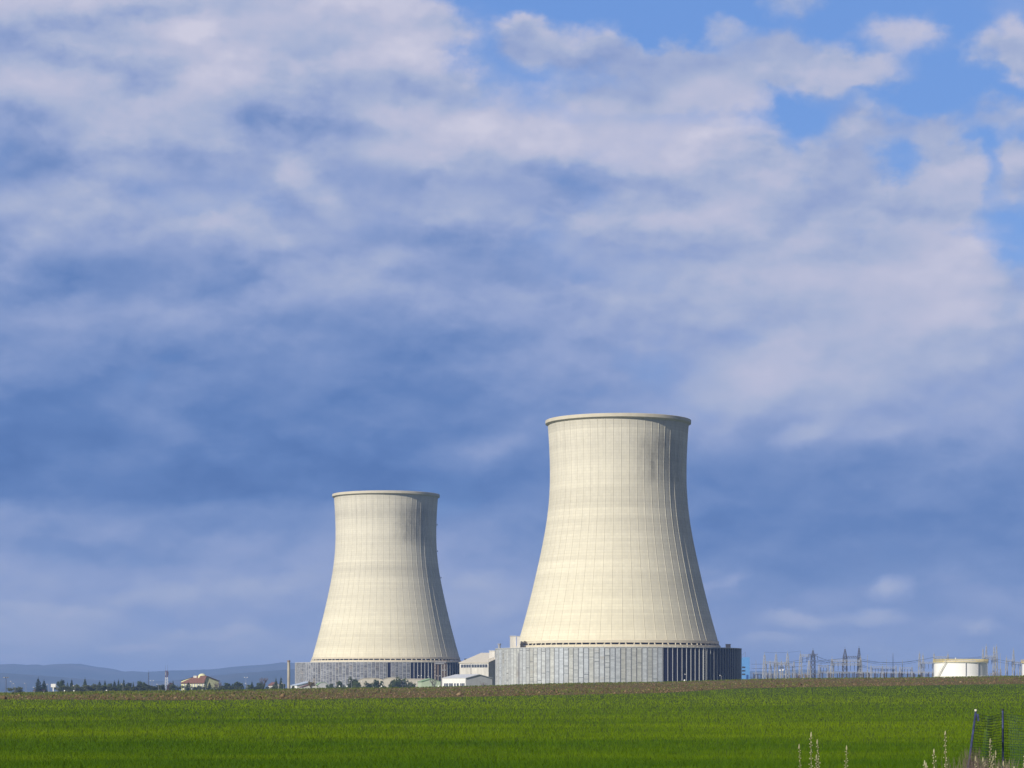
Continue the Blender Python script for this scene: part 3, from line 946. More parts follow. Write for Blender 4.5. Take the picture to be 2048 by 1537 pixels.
# big tower: blocks standing on the skirt and ladders
k = 1120 / F
def on_skirt(T, pxa, pxb, pya, pyb, pc, D, depth, mat, name, rad):
    kk = D / F
    xa, xb = (pxa - pc) * kk, (pxb - pc) * kk
    yy = -sqrt(max(0.0, rad ** 2 - max(abs(xa), abs(xb)) ** 2))
    zt_ = (HZ - pya) * (D + yy) / F + EYE - T.location.z
    zb_ = SK_Z - 0.75
    b = MB().box(xa, xb, yy, yy + depth, zb_, zt_)
    b.box(xa - 0.15, xb + 0.15, yy - 0.15, yy + depth + 0.15, zt_, zt_ + 0.2)
    return b.build(name, mat, T)
on_skirt(BIG, 1020, 1032, 1273, 0, 1236.4, 1120, 5, M['offwhite'], 'stair_head', 52.0)
on_skirt(BIG, 1033.5, 1040, 1273.5, 0, 1236.4, 1120, 4, M['offwhite'], 'stair_head', 50.5)
on_skirt(BIG, 1444, 1453, 1289.5, 0, 1236.4, 1120, 2.5, M['dark'], 'vent_box', 53.0)
ladder(BIG, ang(1393, 1236.4, 245), 1.0, 19.6, SK_R + 0.12, M['galv'], 1.1)
ladder(BIG, ang(1038, 1236.4, 245), 1.0, 17.6, SK_R + 0.12, M['greypaint'], 0.7)
on_skirt(SML, 930, 936, 1318.5, 0, 772, 1518, 2.5, M['dark'], 'vent_box', 53.0)
ladder(SML, ang(782, 772, 179), 1.0, 19.6, SK_R + 0.12, M['galv'], 1.0)
# small balconies on the right of the farther shell
for py in (1051, 1104, 1157):
    zl = (HZ - py) * 1518 / F + EYE + 1.5
    r = float(np.interp(zl, zz_, rr_))
    a = R(88)
    b = MB().box(-0.8, 0.8, -1.1, 0.1, -0.1, 0.05)
    for s in (-0.75, 0.75):
        b.box(s - 0.05, s + 0.05, -1.1, -1.0, 0.05, 1.1)
    b.box(-0.8, 0.8, -1.12, -1.02, 1.0, 1.1)
    b.box(-0.3, 0.3, -0.9, -0.5, 0.05, 1.0)
    o = b.build('service_balcony', M['dark'], SML, (r * sin(a), -r * cos(a), zl))
    o.rotation_euler = (0, 0, a)
    o.scale = (.7, .7, .7)

# ------------------------------------------------------------------ buildings
def house(name, label, cat, px, D, beta, wx, ly, top, roof, rh, wm, rm, windows=(), ridge=0.5, group=None, eave=0.3, winmat='glass', frame='white', hip_back=0.0):
    """front-left corner seen at column px; local x runs right-back, y runs left-back; top = frame row of the eave"""
    x0 = (px - 1024) / F * D
    zg = ground(x0, D)
    h = EYE + (HZ - top) / F * D - zg
    H = empty(name, (x0, D, zg), label, cat, group, R(beta))
    w = MB()
    if roof == 'flat':
        w.box(0, wx, 0, ly, -1, h)
        w.build('wall', M[wm], H)
        MB().box(-0.15, wx + 0.15, -0.15, ly + 0.15, h, h + 0.35).build('roof', M[rm], H)
    elif roof == 'shed':          # rises along x
        w.add([(0, 0, -1), (wx, 0, -1), (wx, ly, -1), (0, ly, -1), (0, 0, h), (wx, 0, h + rh), (wx, ly, h + rh), (0, ly, h)],
              [(0, 1, 5, 4), (1, 2, 6, 5), (2, 3, 7, 6), (3, 0, 4, 7)])
        w.build('wall', M[wm], H)
        e = eave
        q = rh / wx
        MB().add([(-e, -e, h - e * q), (wx + e, -e, h + rh + e * q), (wx + e, ly + e, h + rh + e * q), (-e, ly + e, h - e * q),
                  (-e, -e, h - e * q + .3), (wx + e, -e, h + rh + e * q + .3), (wx + e, ly + e, h + rh + e * q + .3), (-e, ly + e, h - e * q + .3)],
                 [(0, 3, 2, 1), (4, 5, 6, 7), (0, 1, 5, 4), (1, 2, 6, 5), (2, 3, 7, 6), (3, 0, 4, 7)]).build('roof', M[rm], H)
    elif roof == 'gable':         # ridge along y, gables front and back
        rx = wx * ridge
        w.add([(0, 0, -1), (wx, 0, -1), (wx, 0, h), (rx, 0, h + rh), (0, 0, h), (0, ly, -1), (wx, ly, -1), (wx, ly, h), (rx, ly - hip_back, h + rh), (0, ly, h)],
              [(0, 1, 2, 3, 4), (6, 5, 9, 8, 7), (5, 0, 4, 9), (1, 6, 7, 2)])
        w.build('wall', M[wm], H)
        e = eave
        r = MB()
        for (xa, za, xb, zb) in ((-e, h - e * rh / max(rx, .1), rx, h + rh), (rx, h + rh, wx + e, h - e * rh / max(wx - rx, .1))):
            ya = ly + e - (hip_back if xa == rx else 0)
            yb = ly + e - (hip_back if xb == rx else 0)
            r.add([(xa, -e, za + .003), (xb, -e, zb + .003), (xb, yb, zb + .003), (xa, ya, za + .003), (xa, -e, za + .25), (xb, -e, zb + .25), (xb, yb, zb + .25), (xa, ya, za + .25)],
                  [(0, 3, 2, 1), (4, 5, 6, 7), (0, 1, 5, 4), (1, 2, 6, 5), (2, 3, 7, 6), (3, 0, 4, 7)])
        if hip_back:
            r.add([(-e, ly + e, h + .05), (wx + e, ly + e, h + .05), (rx, ly + e - hip_back, h + rh + .25)], [(0, 1, 2)])
        r.build('roof', M[rm], H)
    elif roof == 'hip':
        w.box(0, wx, 0, ly, -1, h)
        w.build('wall', M[wm], H)
        e = eave
        ins = min(wx, ly) * 0.5
        if ly > wx: rid = [(wx / 2, ins, h + rh), (wx / 2, ly - ins, h + rh)]
        else: rid = [(ins, ly / 2, h + rh), (wx - ins, ly / 2, h + rh)]
        v = [(-e, -e, h + .003), (wx + e, -e, h + .003), (wx + e, ly + e, h + .003), (-e, ly + e, h + .003)] + rid
        fs = [(3, 2, 1, 0)]
        fs += [(0, 1, 4), (1, 2, 5, 4), (2, 3, 5), (3, 0, 4, 5)] if ly > wx else [(0, 1, 5, 4), (1, 2, 5), (2, 3, 4, 5), (3, 0, 4)]
        MB().add(v, fs).build('roof', M[rm], H)
    elif roof == 'arch':          # vault along y
        n = 12
        pts = [(wx * (0.5 - 0.5 * cos(pi * i / n)), h + rh * sin(pi * i / n)) for i in range(n + 1)]
        w.add([(0, 0, -1), (wx, 0, -1)] + [(a, 0, b) for a, b in pts[::-1]] + [(0, ly, -1), (wx, ly, -1)] + [(a, ly, b) for a, b in pts[::-1]],
              [tuple(range(n + 3)), tuple(range(2 * n + 5, n + 2, -1)), (n + 3, 0, n + 2, 2 * n + 5), (1, n + 4, n + 5, 2)])
        w.build('wall', M[wm], H)
        r = MB()
        o2 = [(wx * 0.5 - (wx * 0.5 + .2) * cos(pi * i / n), h + (rh + .2) * sin(pi * i / n)) for i in range(n + 1)]
        vs = [(a, -.2, b) for a, b in o2] + [(a, ly + .2, b) for a, b in o2] + [(a, -.2, b + .004) for a, b in pts]
        fs = [(i, i + 1, n + 2 + i, n + 1 + i) for i in range(n)] + [(i, 2 * n + 2 + i, 2 * n + 3 + i, i + 1) for i in range(n)]
        r.add(vs, fs)
        r.build('roof', M[rm], H, smooth=False)
    for (wall, u0, u1, z0, z1, kind) in windows:
        b, g = MB(), MB()
        f = 0.12
        if wall == 'front':
            b.box(u0, u1, -0.06, -0.003, h * z0, h * z1)
            g.box(u0 + f, u1 - f, -0.075, -0.063, h * z0 + f, h * z1 - f)
        else:
            b.box(-0.06, -0.003, u0, u1, h * z0, h * z1)
            g.box(-0.075, -0.063, u0 + f, u1 - f, h * z0 + f, h * z1 - f)
        if kind == 'door':
            b.build('door', M['greypaint'], H)
        else:
            wo = b.build('window', M[frame], H)
            nm = max(1, int(round((u1 - u0) / 1.4)))
            g2 = MB()
            for q in range(nm):
                a0 = u0 + f + (u1 - u0 - 2 * f) * q / nm + 0.05
                a1 = u0 + f + (u1 - u0 - 2 * f) * (q + 1) / nm - 0.05
                if wall == 'front': g2.box(a0, a1, -0.075, -0.063, h * z0 + f, h * z1 - f)
                else: g2.box(-0.075, -0.063, a0, a1, h * z0 + f, h * z1 - f)
            g2.build('pane', M[winmat], wo)
    return H, h

# low white building at the foot of the nearer tower
hs, hh = house('low_building', 'low white building with a window band and a grey gable wall below the nearer tower', 'building', 932, 1046, 30,
      12.6, 20.5, 1357.0, 'gable', 1.5, 'greywall', 'greyroof')
w = MB().box(-0.02, 0.22, 0.0, 20.5, -1, hh - 0.02).shift(-0.22, 0, 0)
w.build('white_facade', M['white'], hs)
for (a, b) in ((0.6, 4.6), (5.6, 7.6), (8.3, 9.9), (10.8, 14.4), (14.8, 18.8)):
    wo = MB().box(-0.30, -0.245, a, b, hh * 0.42, hh * 0.70).build('window', M['white'], hs)
    g2 = MB()
    nm = max(1, int((b - a) / 1.3))
    for q in range(nm):
        g2.box(-0.32, -0.303, a + (b - a) * q / nm + .1, a + (b - a) * (q + 1) / nm - .1, hh * 0.42 + .12, hh * 0.70 - .12)
    g2.build('pane', M['glass'], wo)
MB().box(7.9, 8.5, -0.25, -0.003, hh * .32, hh * .32 + .6).build('vent', M['dark'], hs)

# pump hall with the high window band
hs, hh = house('pump_hall', 'white hall with a sloping roof and a dark window band between the two towers', 'building', 977, 1165, 48,
      15, 18.5, 1326.0, 'shed', 4.6, 'offwhite', 'beigeroof', ridge=0.5)
wo = MB().box(-0.07, -0.003, 0.5, 17.8, hh - 2.3, hh - 0.6).build('window', M['white'], hs)
g2 = MB()
for q in range(10):
    g2.box(-0.09, -0.073, 0.6 + q * 1.71, 0.6 + q * 1.71 + 1.55, hh - 2.2, hh - 0.7)
g2.build('pane', M['glass'], wo)
for q in range(1, 8):
    MB().box(-0.10, -0.003, q * 2.3 - .06, q * 2.3 + .06, 0, hh - 2.4).build('wall_rib', M['offwhite'], hs)
MB().box(-0.16, -0.003, 10.9, 11.2, 0, hh).build('drain_pipe', M['greypaint'], hs)
MB().box(6.0, 13.5, 1.5, 5.0, hh + 1.2, hh + 5.6).build('roof_cabin', M['offwhite'], hs)
MB().box(5.8, 13.7, 1.3, 5.2, hh + 5.6, hh + 5.85).build('roof_cabin_cover', M['greyroof'], hs)
MB().bar((11.0, 3.2, hh + 5.8), (11.0, 3.2, hh + 8.6), 0.6, 10).bar((11.0, 3.2, hh + 8.6), (11.0, 3.2, hh + 9.1), 0.85, 10).build('roof_vent', M['greypaint'], hs)
b = MB()
for q in range(9):
    b.bar((q * 1.6 + .4, 0.3, hh + 0.3 + q * 1.6 / 15 * 4.6), (q * 1.6 + .4, 0.3, hh + 1.5 + q * 1.6 / 15 * 4.6), 0.06)
b.bar((.4, .3, hh + 1.5), (13.2, .3, hh + 1.5 + 12.8 / 15 * 4.6), 0.06)
b.build('roof_railing', M['galv'], hs)

# yellow building with a dome
hs, hh = house('domed_building', 'pale yellow building with red tiled roofs and a small dome behind the trees', 'building', 409, 1350, 33,
      8.6, 29, 1362.5, 'gable', 2.6, 'yellow_wall', 'redroof', ridge=0.12, eave=0.5, hip_back=17,
      windows=[('left', 1.5 + q * 3.2, 3.3 + q * 3.2, 0.42, 0.82, 'w') for q in range(8)], winmat='greypaint')
prof = [(2.3, -1.5), (2.3, 0.2), (2.1, 0.85), (1.6, 1.4), (0.9, 1.75), (0.0, 1.9)]
MB().lathe(prof, 20).shift(2.8, 8.6, hh + 2.2).build('dome', M['yellow_wall'], hs, smooth=True)
MB().box(0.6, 4.0, 11.0, 15.0, hh + 0.8, hh + 2.9).build('roof_box', M['offwhite'], hs)
house('red_roofed_house', 'long low house with a red tiled hip roof beside the tall conifer pair', 'house', 67, 1300, 8, 6.4 - 0.9, 7.5, 1381.5, 'hip', 1.5, 'offwhite', 'redroof', eave=0.6)
h2, _ = house('villa', 'pale villa with a red roof half hidden by trees left of the chimney', 'house', 545, 1420, 25, 4.2, 7.0, 1371.0, 'gable', 1.5, 'offwhite', 'redroof')
house('shed', 'white shed with a blue grey roof at the foot of the chimney', 'shed', 594, 1400, 28, 9.5, 9.0, 1371.5, 'gable', 2.0, 'white', 'blueroof',
      windows=[('left', 1.5, 4.0, 0.45, 0.75, 'w'), ('left', 5.0, 7.6, 0.45, 0.75, 'w')], ridge=0.92)
house('shed', 'low shed with a red roof between the budding tree and the white shed', 'shed', 604, 1370, 14, 9.5, 8.0, 1375.0, 'gable', 2.0, 'offwhite', 'redroof', ridge=0.62)
house('shed', 'low hut with a rounded green roof right of the budding tree', 'shed', 634, 1372, 10, 6.4, 9.0, 1374.5, 'arch', 2.4, 'greywall', 'greenroof')
house('shed', 'long beige vaulted shed half hidden by pines below the dark cladding', 'shed', 717, 1395, 4, 13.5, 9, 1361.5, 'arch', 1.3, 'beigeroof', 'beigeroof')
house('shed', 'beige vaulted shed directly behind the leaning pine', 'shed', 766, 1392, 3, 10.5, 9, 1360.5, 'arch', 1.3, 'beigeroof', 'beigeroof')
house('shed', 'cream flat-roofed shed right of the pines, beside the green shed', 'shed', 812, 1398, 5, 13.0, 8, 1359.0, 'flat', 0.4, 'beigeroof', 'beigeroof')
house('shed', 'pale green shed with a low gable in front of the dark open bays', 'shed', 843, 1372, 12, 10.6, 12, 1364.0, 'gable', 1.6, 'greenwall', 'greenroof', ridge=0.5,
      windows=[('front', 1.0, 2.6, 0.3, 0.6, 'w')])

# blue building by the substation
x0, y0, _ = at(1480, 0, 1290)
zg = ground(x0, y0)
B = empty('blue_building', (x0 - 1.2, y0, zg), 'light blue building with a rounded roof beside the nearer tower', 'building', None, R(-4))
kk = 1290 / F
Ht = EYE + (HZ - 1315) * kk - zg
wd = 24 * kk
prof = [(0, 0)] + [(0.0 + (1 - cos(t_)) * 3.6, Ht - 4.6 + 4.6 * sin(t_)) for t_ in np.linspace(0, pi / 2, 9)] + [(wd, Ht), (wd, 0)]
n = len(prof)
vsx = [(a, 0, b) for a, b in prof] + [(a, 13, b) for a, b in prof]
MB().add(vsx, [tuple(range(n - 1, -1, -1)), tuple(range(n, 2 * n))] + [(i, (i + 1) % n, n + (i + 1) % n, n + i) for i in range(n)]).build('wall', M['bluewall'], B)
for py in (1335, 1342, 1349):
    zc = EYE + (HZ - py) * kk - zg
    MB().box(2.2, 3.9, -0.10, -0.003, zc - 0.35, zc + 0.35).build('louvre', M['dark'], B)
MB().box(4.4, 5.5, -0.10, -0.003, 0, EYE + (HZ - 1350) * kk - zg).build('door', M['bluedoor'], B)
MB().bar((4.0, 4, Ht - .1), (4.0, 4, Ht + 2.9), 0.09).bar((4.0, 4, Ht + 2.8), (0.8, 4, Ht - .6), 0.05).build('roof_mast', M['darksteel'], B)

# thin concrete chimney
x0, y0, _ = at(577.5, 0, 1290)
zg = ground(x0, y0)
kk = 1290 / F
Hc = EYE + (HZ - 1321) * kk - zg
Tn = empty('chimney', (x0, y0, zg), 'thin round concrete chimney standing left of the farther tower', 'chimney')
MB().lathe([(0.80, -1), (0.70, Hc - 1.0), (0.70, Hc - .6)], 20).build('shaft', M['chimney'], Tn, smooth=True)
MB().lathe([(0.74, Hc - 1.0), (0.80, Hc - 0.9), (0.80, Hc), (0.55, Hc), (0.55, Hc - 1.0)], 20).build('cap', M['brownsteel'], Tn)

# ------------------------------------------------------------------ storage tanks
def tank(px, D, rpx, top, label):
    x0 = (px - 1024) / F * D
    zg = ground(x0, D)
    k = D / F
    r = rpx * k
    H = EYE + (HZ - top) * k - zg
    T = empty('storage_tank', (x0, D, zg), label, 'tank', 'white storage tanks')
    MB().lathe([(r, -1), (r, H)], 96).lathe([(r, H), (r * .5, H + .55), (0.01, H + .75)], 96).build('shell', M['tank'], T, smooth=False)
    b = MB().lathe([(r + .02, H - .25), (r + .38, H - .2), (r + .38, H - .05), (r + .02, H - .05)], 96)
    b.build('walkway', M['cap_light'], T)
    b = MB()
    n = 44
    for q in range(n):
        a = 2 * pi * q / n
        b.bar(((r + .34) * cos(a), (r + .34) * sin(a), H - .05), ((r + .34) * cos(a), (r + .34) * sin(a), H + 1.15), 0.04)
    for z_, th in ((H + 1.12, .08), (H + .6, .07), (H + .15, .12)):
        b.lathe([(r + .30, z_ - th), (r + .37, z_ - th), (r + .37, z_ + th), (r + .30, z_ + th), (r + .30, z_ - th)], 96)
    b.build('railing', M['yellow'], T)
    MB().lathe([(r + .004, H * .55 - .15), (r + .22, H * .55 - .12), (r + .22, H * .55 + .12), (r + .004, H * .55 + .15)], 96).build('wind_girder', M['cap_light'], T)
    # spiral stair on the left side
    b = MB()
    N = 40
    pts_o, pts_r = [], []
    for q in range(N + 1):
        f = q / N
        a = R(180 + 4 + 46 * f)
        z_ = H * f
        b.bar(((r + .1) * cos(a), (r + .1) * sin(a), z_), ((r + .95) * cos(a), (r + .95) * sin(a), z_), 0.09)
        pts_o.append(((r + .95) * cos(a), (r + .95) * sin(a), z_))
        pts_r.append(((r + .95) * cos(a), (r + .95) * sin(a), z_ + 1.1))
    b.path(pts_o, .08)
    b.path(pts_r, .05)
    for q in range(0, N + 1, 3):
        b.bar(pts_o[q], pts_r[q], .05)
    b.build('stair', M['cap_light'], T)
    for ap in (ang(1922, 1921, 53), ang(1947, 1921, 53)):
        rr2 = r + .28
        MB().bar((rr2 * sin(ap), -rr2 * cos(ap), 0), (rr2 * sin(ap), -rr2 * cos(ap), H - .3), .13, 8).build('pipe', M['greypaint'], T)
    ap = ang(1902, 1921, 53)
    MB().bar((r * .97 * sin(ap), -r * .97 * cos(ap), H), (r * .97 * sin(ap), -r * .97 * cos(ap), H + 1.7), .22, 8).build('roof_post', M['white'], T)
    return T
tank(1921, 1000, 52.5, 1325, 'large white storage tank with a yellow rim railing and a curved side stair')
tank(2097, 1010, 52, 1326, 'white storage tank cut off by the right edge of the photo')

# ------------------------------------------------------------------ lattice work
def lattice_bars(b, cx, cy, z0, z1, w0, w1, n, r, rd=None):
    rd = rd or r * 0.6
    def cor(z, w):
        return [Vector((cx + sx * w / 2, cy + sy * w / 2, z)) for sx, sy in ((-1, -1), (1, -1), (1, 1), (-1, 1))]
    for i in range(n):
        fa, fb = i / n, (i + 1) / n
        A = cor(z0 + (z1 - z0) * fa, w0 + (w1 - w0) * fa)
        Bc = cor(z0 + (z1 - z0) * fb, w0 + (w1 - w0) * fb)
        for q in range(4):
            b.bar(A[q], Bc[q], r)
            b.bar(A[q], Bc[(q + 1) % 4], rd)
            b.bar(A[(q + 1) % 4], Bc[q], rd)
            b.bar(Bc[q], Bc[(q + 1) % 4], rd)
def lattice_beam(b, a, c, h, n, r):
    a, c = Vector(a), Vector(c)
    up = Vector((0, 0, h))
    side = (c - a).cross(Vector((0, 0, 1))).normalized() * h
    for o in (Vector((0, 0, 0)), side):
        b.bar(a + o, c + o, r)
        b.bar(a + o + up, c + o + up, r)
    for i in range(n):
        p, q = a + (c - a) * i / n, a + (c - a) * (i + 1) / n
        for o in (Vector((0, 0, 0)), side):
            b.bar(p + o, q + o + up, r * .6)
            b.bar(p + o + up, p + o, r * .6)
        b.bar(p, p + side, r * .6)

SD = 1230.0
def gantry(label, cols, beams, D, mat, wid, cat='gantry', r=0.10, group='substation gantries', hang=0):
    """cols: (px, top row); beams: (index, index, row)"""
    x0 = (cols[0][0] - 1024) / F * D
    zg = ground(x0, D)
    k = D / F
    G = empty('substation_gantry', (x0, D, zg), label, cat, group)
    Zs = lambda py: EYE + (HZ - py) * k - zg
    X = [(c[0] - cols[0][0]) * k for c in cols]
    for (px, top), x in zip(cols, X):
        b = MB()
        zt_ = Zs(top)
        zb_ = zt_ * 0.72
        lattice_bars(b, x, 0, 0, zb_, wid * 1.3, wid * .75, 6, r)
        lattice_bars(b, x, 0, zb_, zt_ - 1.2, wid * .75, wid * .25, 3, r * .8)
        b.bar((x, 0, zt_ - 1.3), (x, 0, zt_), r * .8)
        b.build('column', mat, G)
    for (i, j, py) in beams:
        b = MB()
        lattice_beam(b, (X[i], -.4, Zs(py) - .5), (X[j], -.4, Zs(py) - .5), 0.9, max(3, int(abs(X[j] - X[i]) / 1.1)), r * .8)
        b.build('beam', mat, G)
        for q in range(hang):
            xx = X[i] + (X[j] - X[i]) * (q + .5) / hang
            s = MB()
            for e in range(5):
                s.bar((xx, 0, Zs(py) - .6 - e * .45), (xx, 0, Zs(py) - .9 - e * .45), .17, 6, .06)
            s.bar((xx, 0, Zs(py) - .5), (xx, 0, Zs(py) - 3.0), .05)
            s.build('insulator', M['porcelain'], G)
    return G
gantry('pale lattice gantry of three spired columns next to the blue building', [(1529, 1305), (1552, 1303.5), (1575, 1302)], [(0, 1, 1326), (1, 2, 1327)], 1050, M['galv'], 1.5, hang=3)
gantry('pale lattice gantry just left of the dark pylon, two spires', [(1601, 1302.5), (1618, 1316)], [(0, 1, 1312)], 1070, M['galv'], 1.4, hang=2)
gantry('pale lattice gantry with hanging insulators between the two dark pylons', [(1664, 1313), (1721, 1311)], [(0, 1, 1322), (0, 1, 1329)], 1110, M['galv'], 1.5, hang=7)
gantry('pale lattice portal between the thin masts and the white tank', [(1839, 1303), (1846, 1306), (1868, 1303.5), (1896, 1304)], [(0, 2, 1326), (2, 3, 1315)], 1240, M['galv'], 1.3, hang=4)
gantry('tall lattice gantry rising directly behind the right side of the white tank', [(1966, 1294), (1972.5, 1288), (1988, 1290), (1993, 1288.5)], [(0, 2, 1314), (1, 3, 1318)], 1210, M['galv'], 1.2, hang=3)
gantry('lattice gantry near the right edge of the photo', [(2013, 1311), (2027, 1296), (2041, 1320)], [(0, 1, 1322), (1, 2, 1326)], 1225, M['galv'], 1.2, hang=2)
gantry('short pale gantry behind the three-column one, its top below the spires', [(1540, 1318), (1563, 1317), (1588, 1318)], [(0, 1, 1330), (1, 2, 1330)], 1075, M['galv'], 1.1, hang=4, r=.07)
gantry('low pale gantry with sagging strings right of the slim dark pylon', [(1742, 1327), (1765, 1328), (1792, 1327)], [(0, 1, 1335), (1, 2, 1336)], 1180, M['galv'], 1.0, hang=4, r=.07)
gantry('low pale gantry directly left of the tank portal', [(1800, 1329), (1824, 1330)], [(0, 1, 1337)], 1190, M['galv'], 1.0, hang=4, r=.07)
gantry('low pale gantry between the left and middle dark pylons', [(1638, 1324), (1656, 1325)], [(0, 1, 1333)], 1120, M['galv'], 1.0, hang=3, r=.07)
def pylon(label, px, top, D, w, arms):
    x0 = (px - 1024) / F * D
    zg = ground(x0, D)
    k = D / F
    P = empty('power_pylon', (x0, D, zg), label, 'pylon', 'dark lattice pylons')
    Zs = lambda py: EYE + (HZ - py) * k - zg
    H = Zs(top)
    b = MB()
    lattice_bars(b, 0, 0, 0, H * .80, w, w * .8, 8, .16)
    lattice_bars(b, 0, 0, H * .80, H - .4, w * .8, .3, 4, .12)
    b.bar((0, 0, H - .5), (0, 0, H + .6), .08)
    b.build('lattice_body', M['darksteel'], P)
    for (l, r_, py) in arms:
        b = MB()
        lattice_beam(b, (-l * k, -.5, Zs(py)), (r_ * k, -.5, Zs(py)), .9, max(4, int((l + r_) * k / 1.0)), .11)
        b.build('crossarm', M['darksteel'], P)
        for xx in (-l * k, r_ * k):
            s = MB()
            for e in range(4):
                s.bar((xx, 0, Zs(py) - .1 - e * .4), (xx, 0, Zs(py) - .4 - e * .4), .18, 6, .07)
            s.build('insulator', M['porcelain'], P)
pylon('dark lattice pylon with a wide crossarm, leftmost of the dark three', 1626, 1299.5, 1090, 2.1, [(10, 9, 1313)])
pylon('dark lattice pylon, wide body, joined by a crossarm to the slim one', 1690, 1297, 1125, 2.1, [(2, 26, 1317)])
pylon('slim dark lattice pylon, rightmost and tallest of the dark three', 1718, 1295, 1130, 1.5, [(3, 3, 1319)])

def thin_mast(px, top, D, r, label, mat, lamp=False, group='thin substation masts'):
    x0 = (px - 1024) / F * D
    zg = ground(x0, D)
    H = EYE + (HZ - top) * D / F - zg
    P = empty('lightning_mast', (x0, D, zg), label, 'mast', group)
    b = MB()
    lattice_bars(b, 0, 0, 0, H * .62, r * 5, r * 3.2, 7, r * .6)
    b.build('mast_base', mat, P)
    MB().bar((0, 0, H * .62), (0, 0, H), r * 1.1, 6, r * .5).build('mast_tip', mat, P)
thin_mast(1512, 1321, 1290, .13, 'short pale mast right of the blue building', M['galv'])
thin_mast(1735, 1310, 1160, .13, 'pale mast right of the slim dark pylon', M['galv'])
thin_mast(1642, 1316, 1110, .08, 'very thin mast between the left and middle dark pylons', M['darksteel'])
thin_mast(1773, 1319, 1270, .13, 'short pale mast beside the tall mast, left of it', M['galv'])
thin_mast(1786, 1306.5, 1230, .17, 'tall mast alone above the busbars left of the portal', M['galv'])
thin_mast(1805, 1320, 1250, .16, 'short pale mast beside the tall mast, right of it', M['galv'])
thin_mast(2001, 1307, 1130, .11, 'slender mast by the bare shrub right of the white tank', M['galv'])
thin_mast(2034, 1322, 1260, .13, 'short mast between the two columns at the right edge', M['galv'])

# red and white radio mast and thin mast among the trees
def radio_mast(px, top, D, label, w, thin=False):
    x0 = (px - 1024) / F * D
    zg = ground(x0, D)
    H = EYE + (HZ - top) * D / F - zg
    P = empty('radio_mast', (x0, D, zg), label, 'mast')
    if thin:
        b = MB()
        lattice_bars(b, 0, 0, 0, H * .9, w, w * .7, 10, .05)
        b.bar((0, 0, H * .88), (0, 0, H), .05)
        b.build('lattice_body', M['darksteel'], P)
        return
    b = MB(); lattice_bars(b, 0, 0, 0, H * .60, w * 1.5, w, 7, .06); b.build('lattice_body', M['white'], P)
    b = MB(); lattice_bars(b, 0, 0, H * .60, H * .82, w, w * .85, 4, .09); b.build('lattice_top', M['redsteel'], P)
    for sx in (-.5, .5):
        MB().bar((sx * w, 0, H * .80), (sx * w, 0, H), .05).build('antenna', M['darksteel'], P)
    for q in range(3):
        a = 2.1 * q
        MB().box(-.2, .2, -.12, .12, -1, 1).shift(w * .7 * cos(a), w * .7 * sin(a), H * .72).build('antenna_panel', M['greypaint'], P)
radio_mast(333, 1331, 1390, 'lattice radio mast with a red top left of the yellow building', 1.25)
radio_mast(297, 1341, 1440, 'very thin dark mast left of the red-topped radio mast', .5, True)

# ------------------------------------------------------------------ wires
def wires(label, a, b, D1, D2, rows, sag, r=0.05, group='power lines over the substation'):
    W_ = None
    mb = MB()
    for (da, db) in rows:
        p0 = Vector(at(a[0], a[1] + da, D1))
        p1 = Vector(at(b[0], b[1] + db, D2))
        pts = []
        for q in range(13):
            f = q / 12
            p = p0.lerp(p1, f)
            p.z -= sag * 4 * f * (1 - f)
            pts.append(p)
        mb.path(pts, r * 1.35, 4)
    tag(mb.build('power_line', M['wire']), label, 'power line', group)
wires('dark conductors rising from the blue building to the middle dark pylon', (1503, 1329), (1690, 1317), 1280, 1125, [(0, 0)], .6, .07)
wires('lower dark conductor running from the blue building into the pale gantries', (1503, 1337.5), (1612, 1332), 1280, 1070, [(0, 0)], .4, .07)
wires('conductors between the three-column gantry and the left dark pylon', (1529, 1324), (1626, 1313), 1050, 1090, [(0, 0)], 1.2)
wires('conductors slanting from the left dark pylon to the middle one', (1636, 1314), (1690, 1325), 1090, 1125, [(0, 0), (6, 2)], .8)
wires('long conductor running right from the slim dark pylon to the tank portal', (1720, 1322), (1868, 1315), 1130, 1240, [(0, 0)], 1.6, .06)
wires('three thin conductors sagging between the left dark pylon and the portal of the middle one', (1626, 1320), (1664, 1322), 1090, 1110, [(0, 0), (3, 2), (8, 8)], .8, .045)
wires('thin conductors crossing above the low gantries left of the tank', (1721, 1318), (1839, 1320), 1130, 1240, [(0, 0), (4, 3)], 1.8, .045)
wires('thin earth wire strung between the pale gantry spires', (1529, 1305), (1601, 1302.5), 1050, 1070, [(0, 0)], .4, .03)
wires('conductors hanging in loops behind the thin masts', (1722, 1330), (1786, 1338), 1240, 1240, [(0, 0), (3, 2)], 1.0, .06)
wires('conductors from the tank portal to the tall gantry behind the tank', (1896, 1315), (1966, 1313), 1240, 1210, [(0, 0), (2, 2)], .6)
wires('conductors leaving the tall gantry towards the right edge', (1990, 1318), (2075, 1326), 1210, 1225, [(0, 0), (5, 4)], .8)

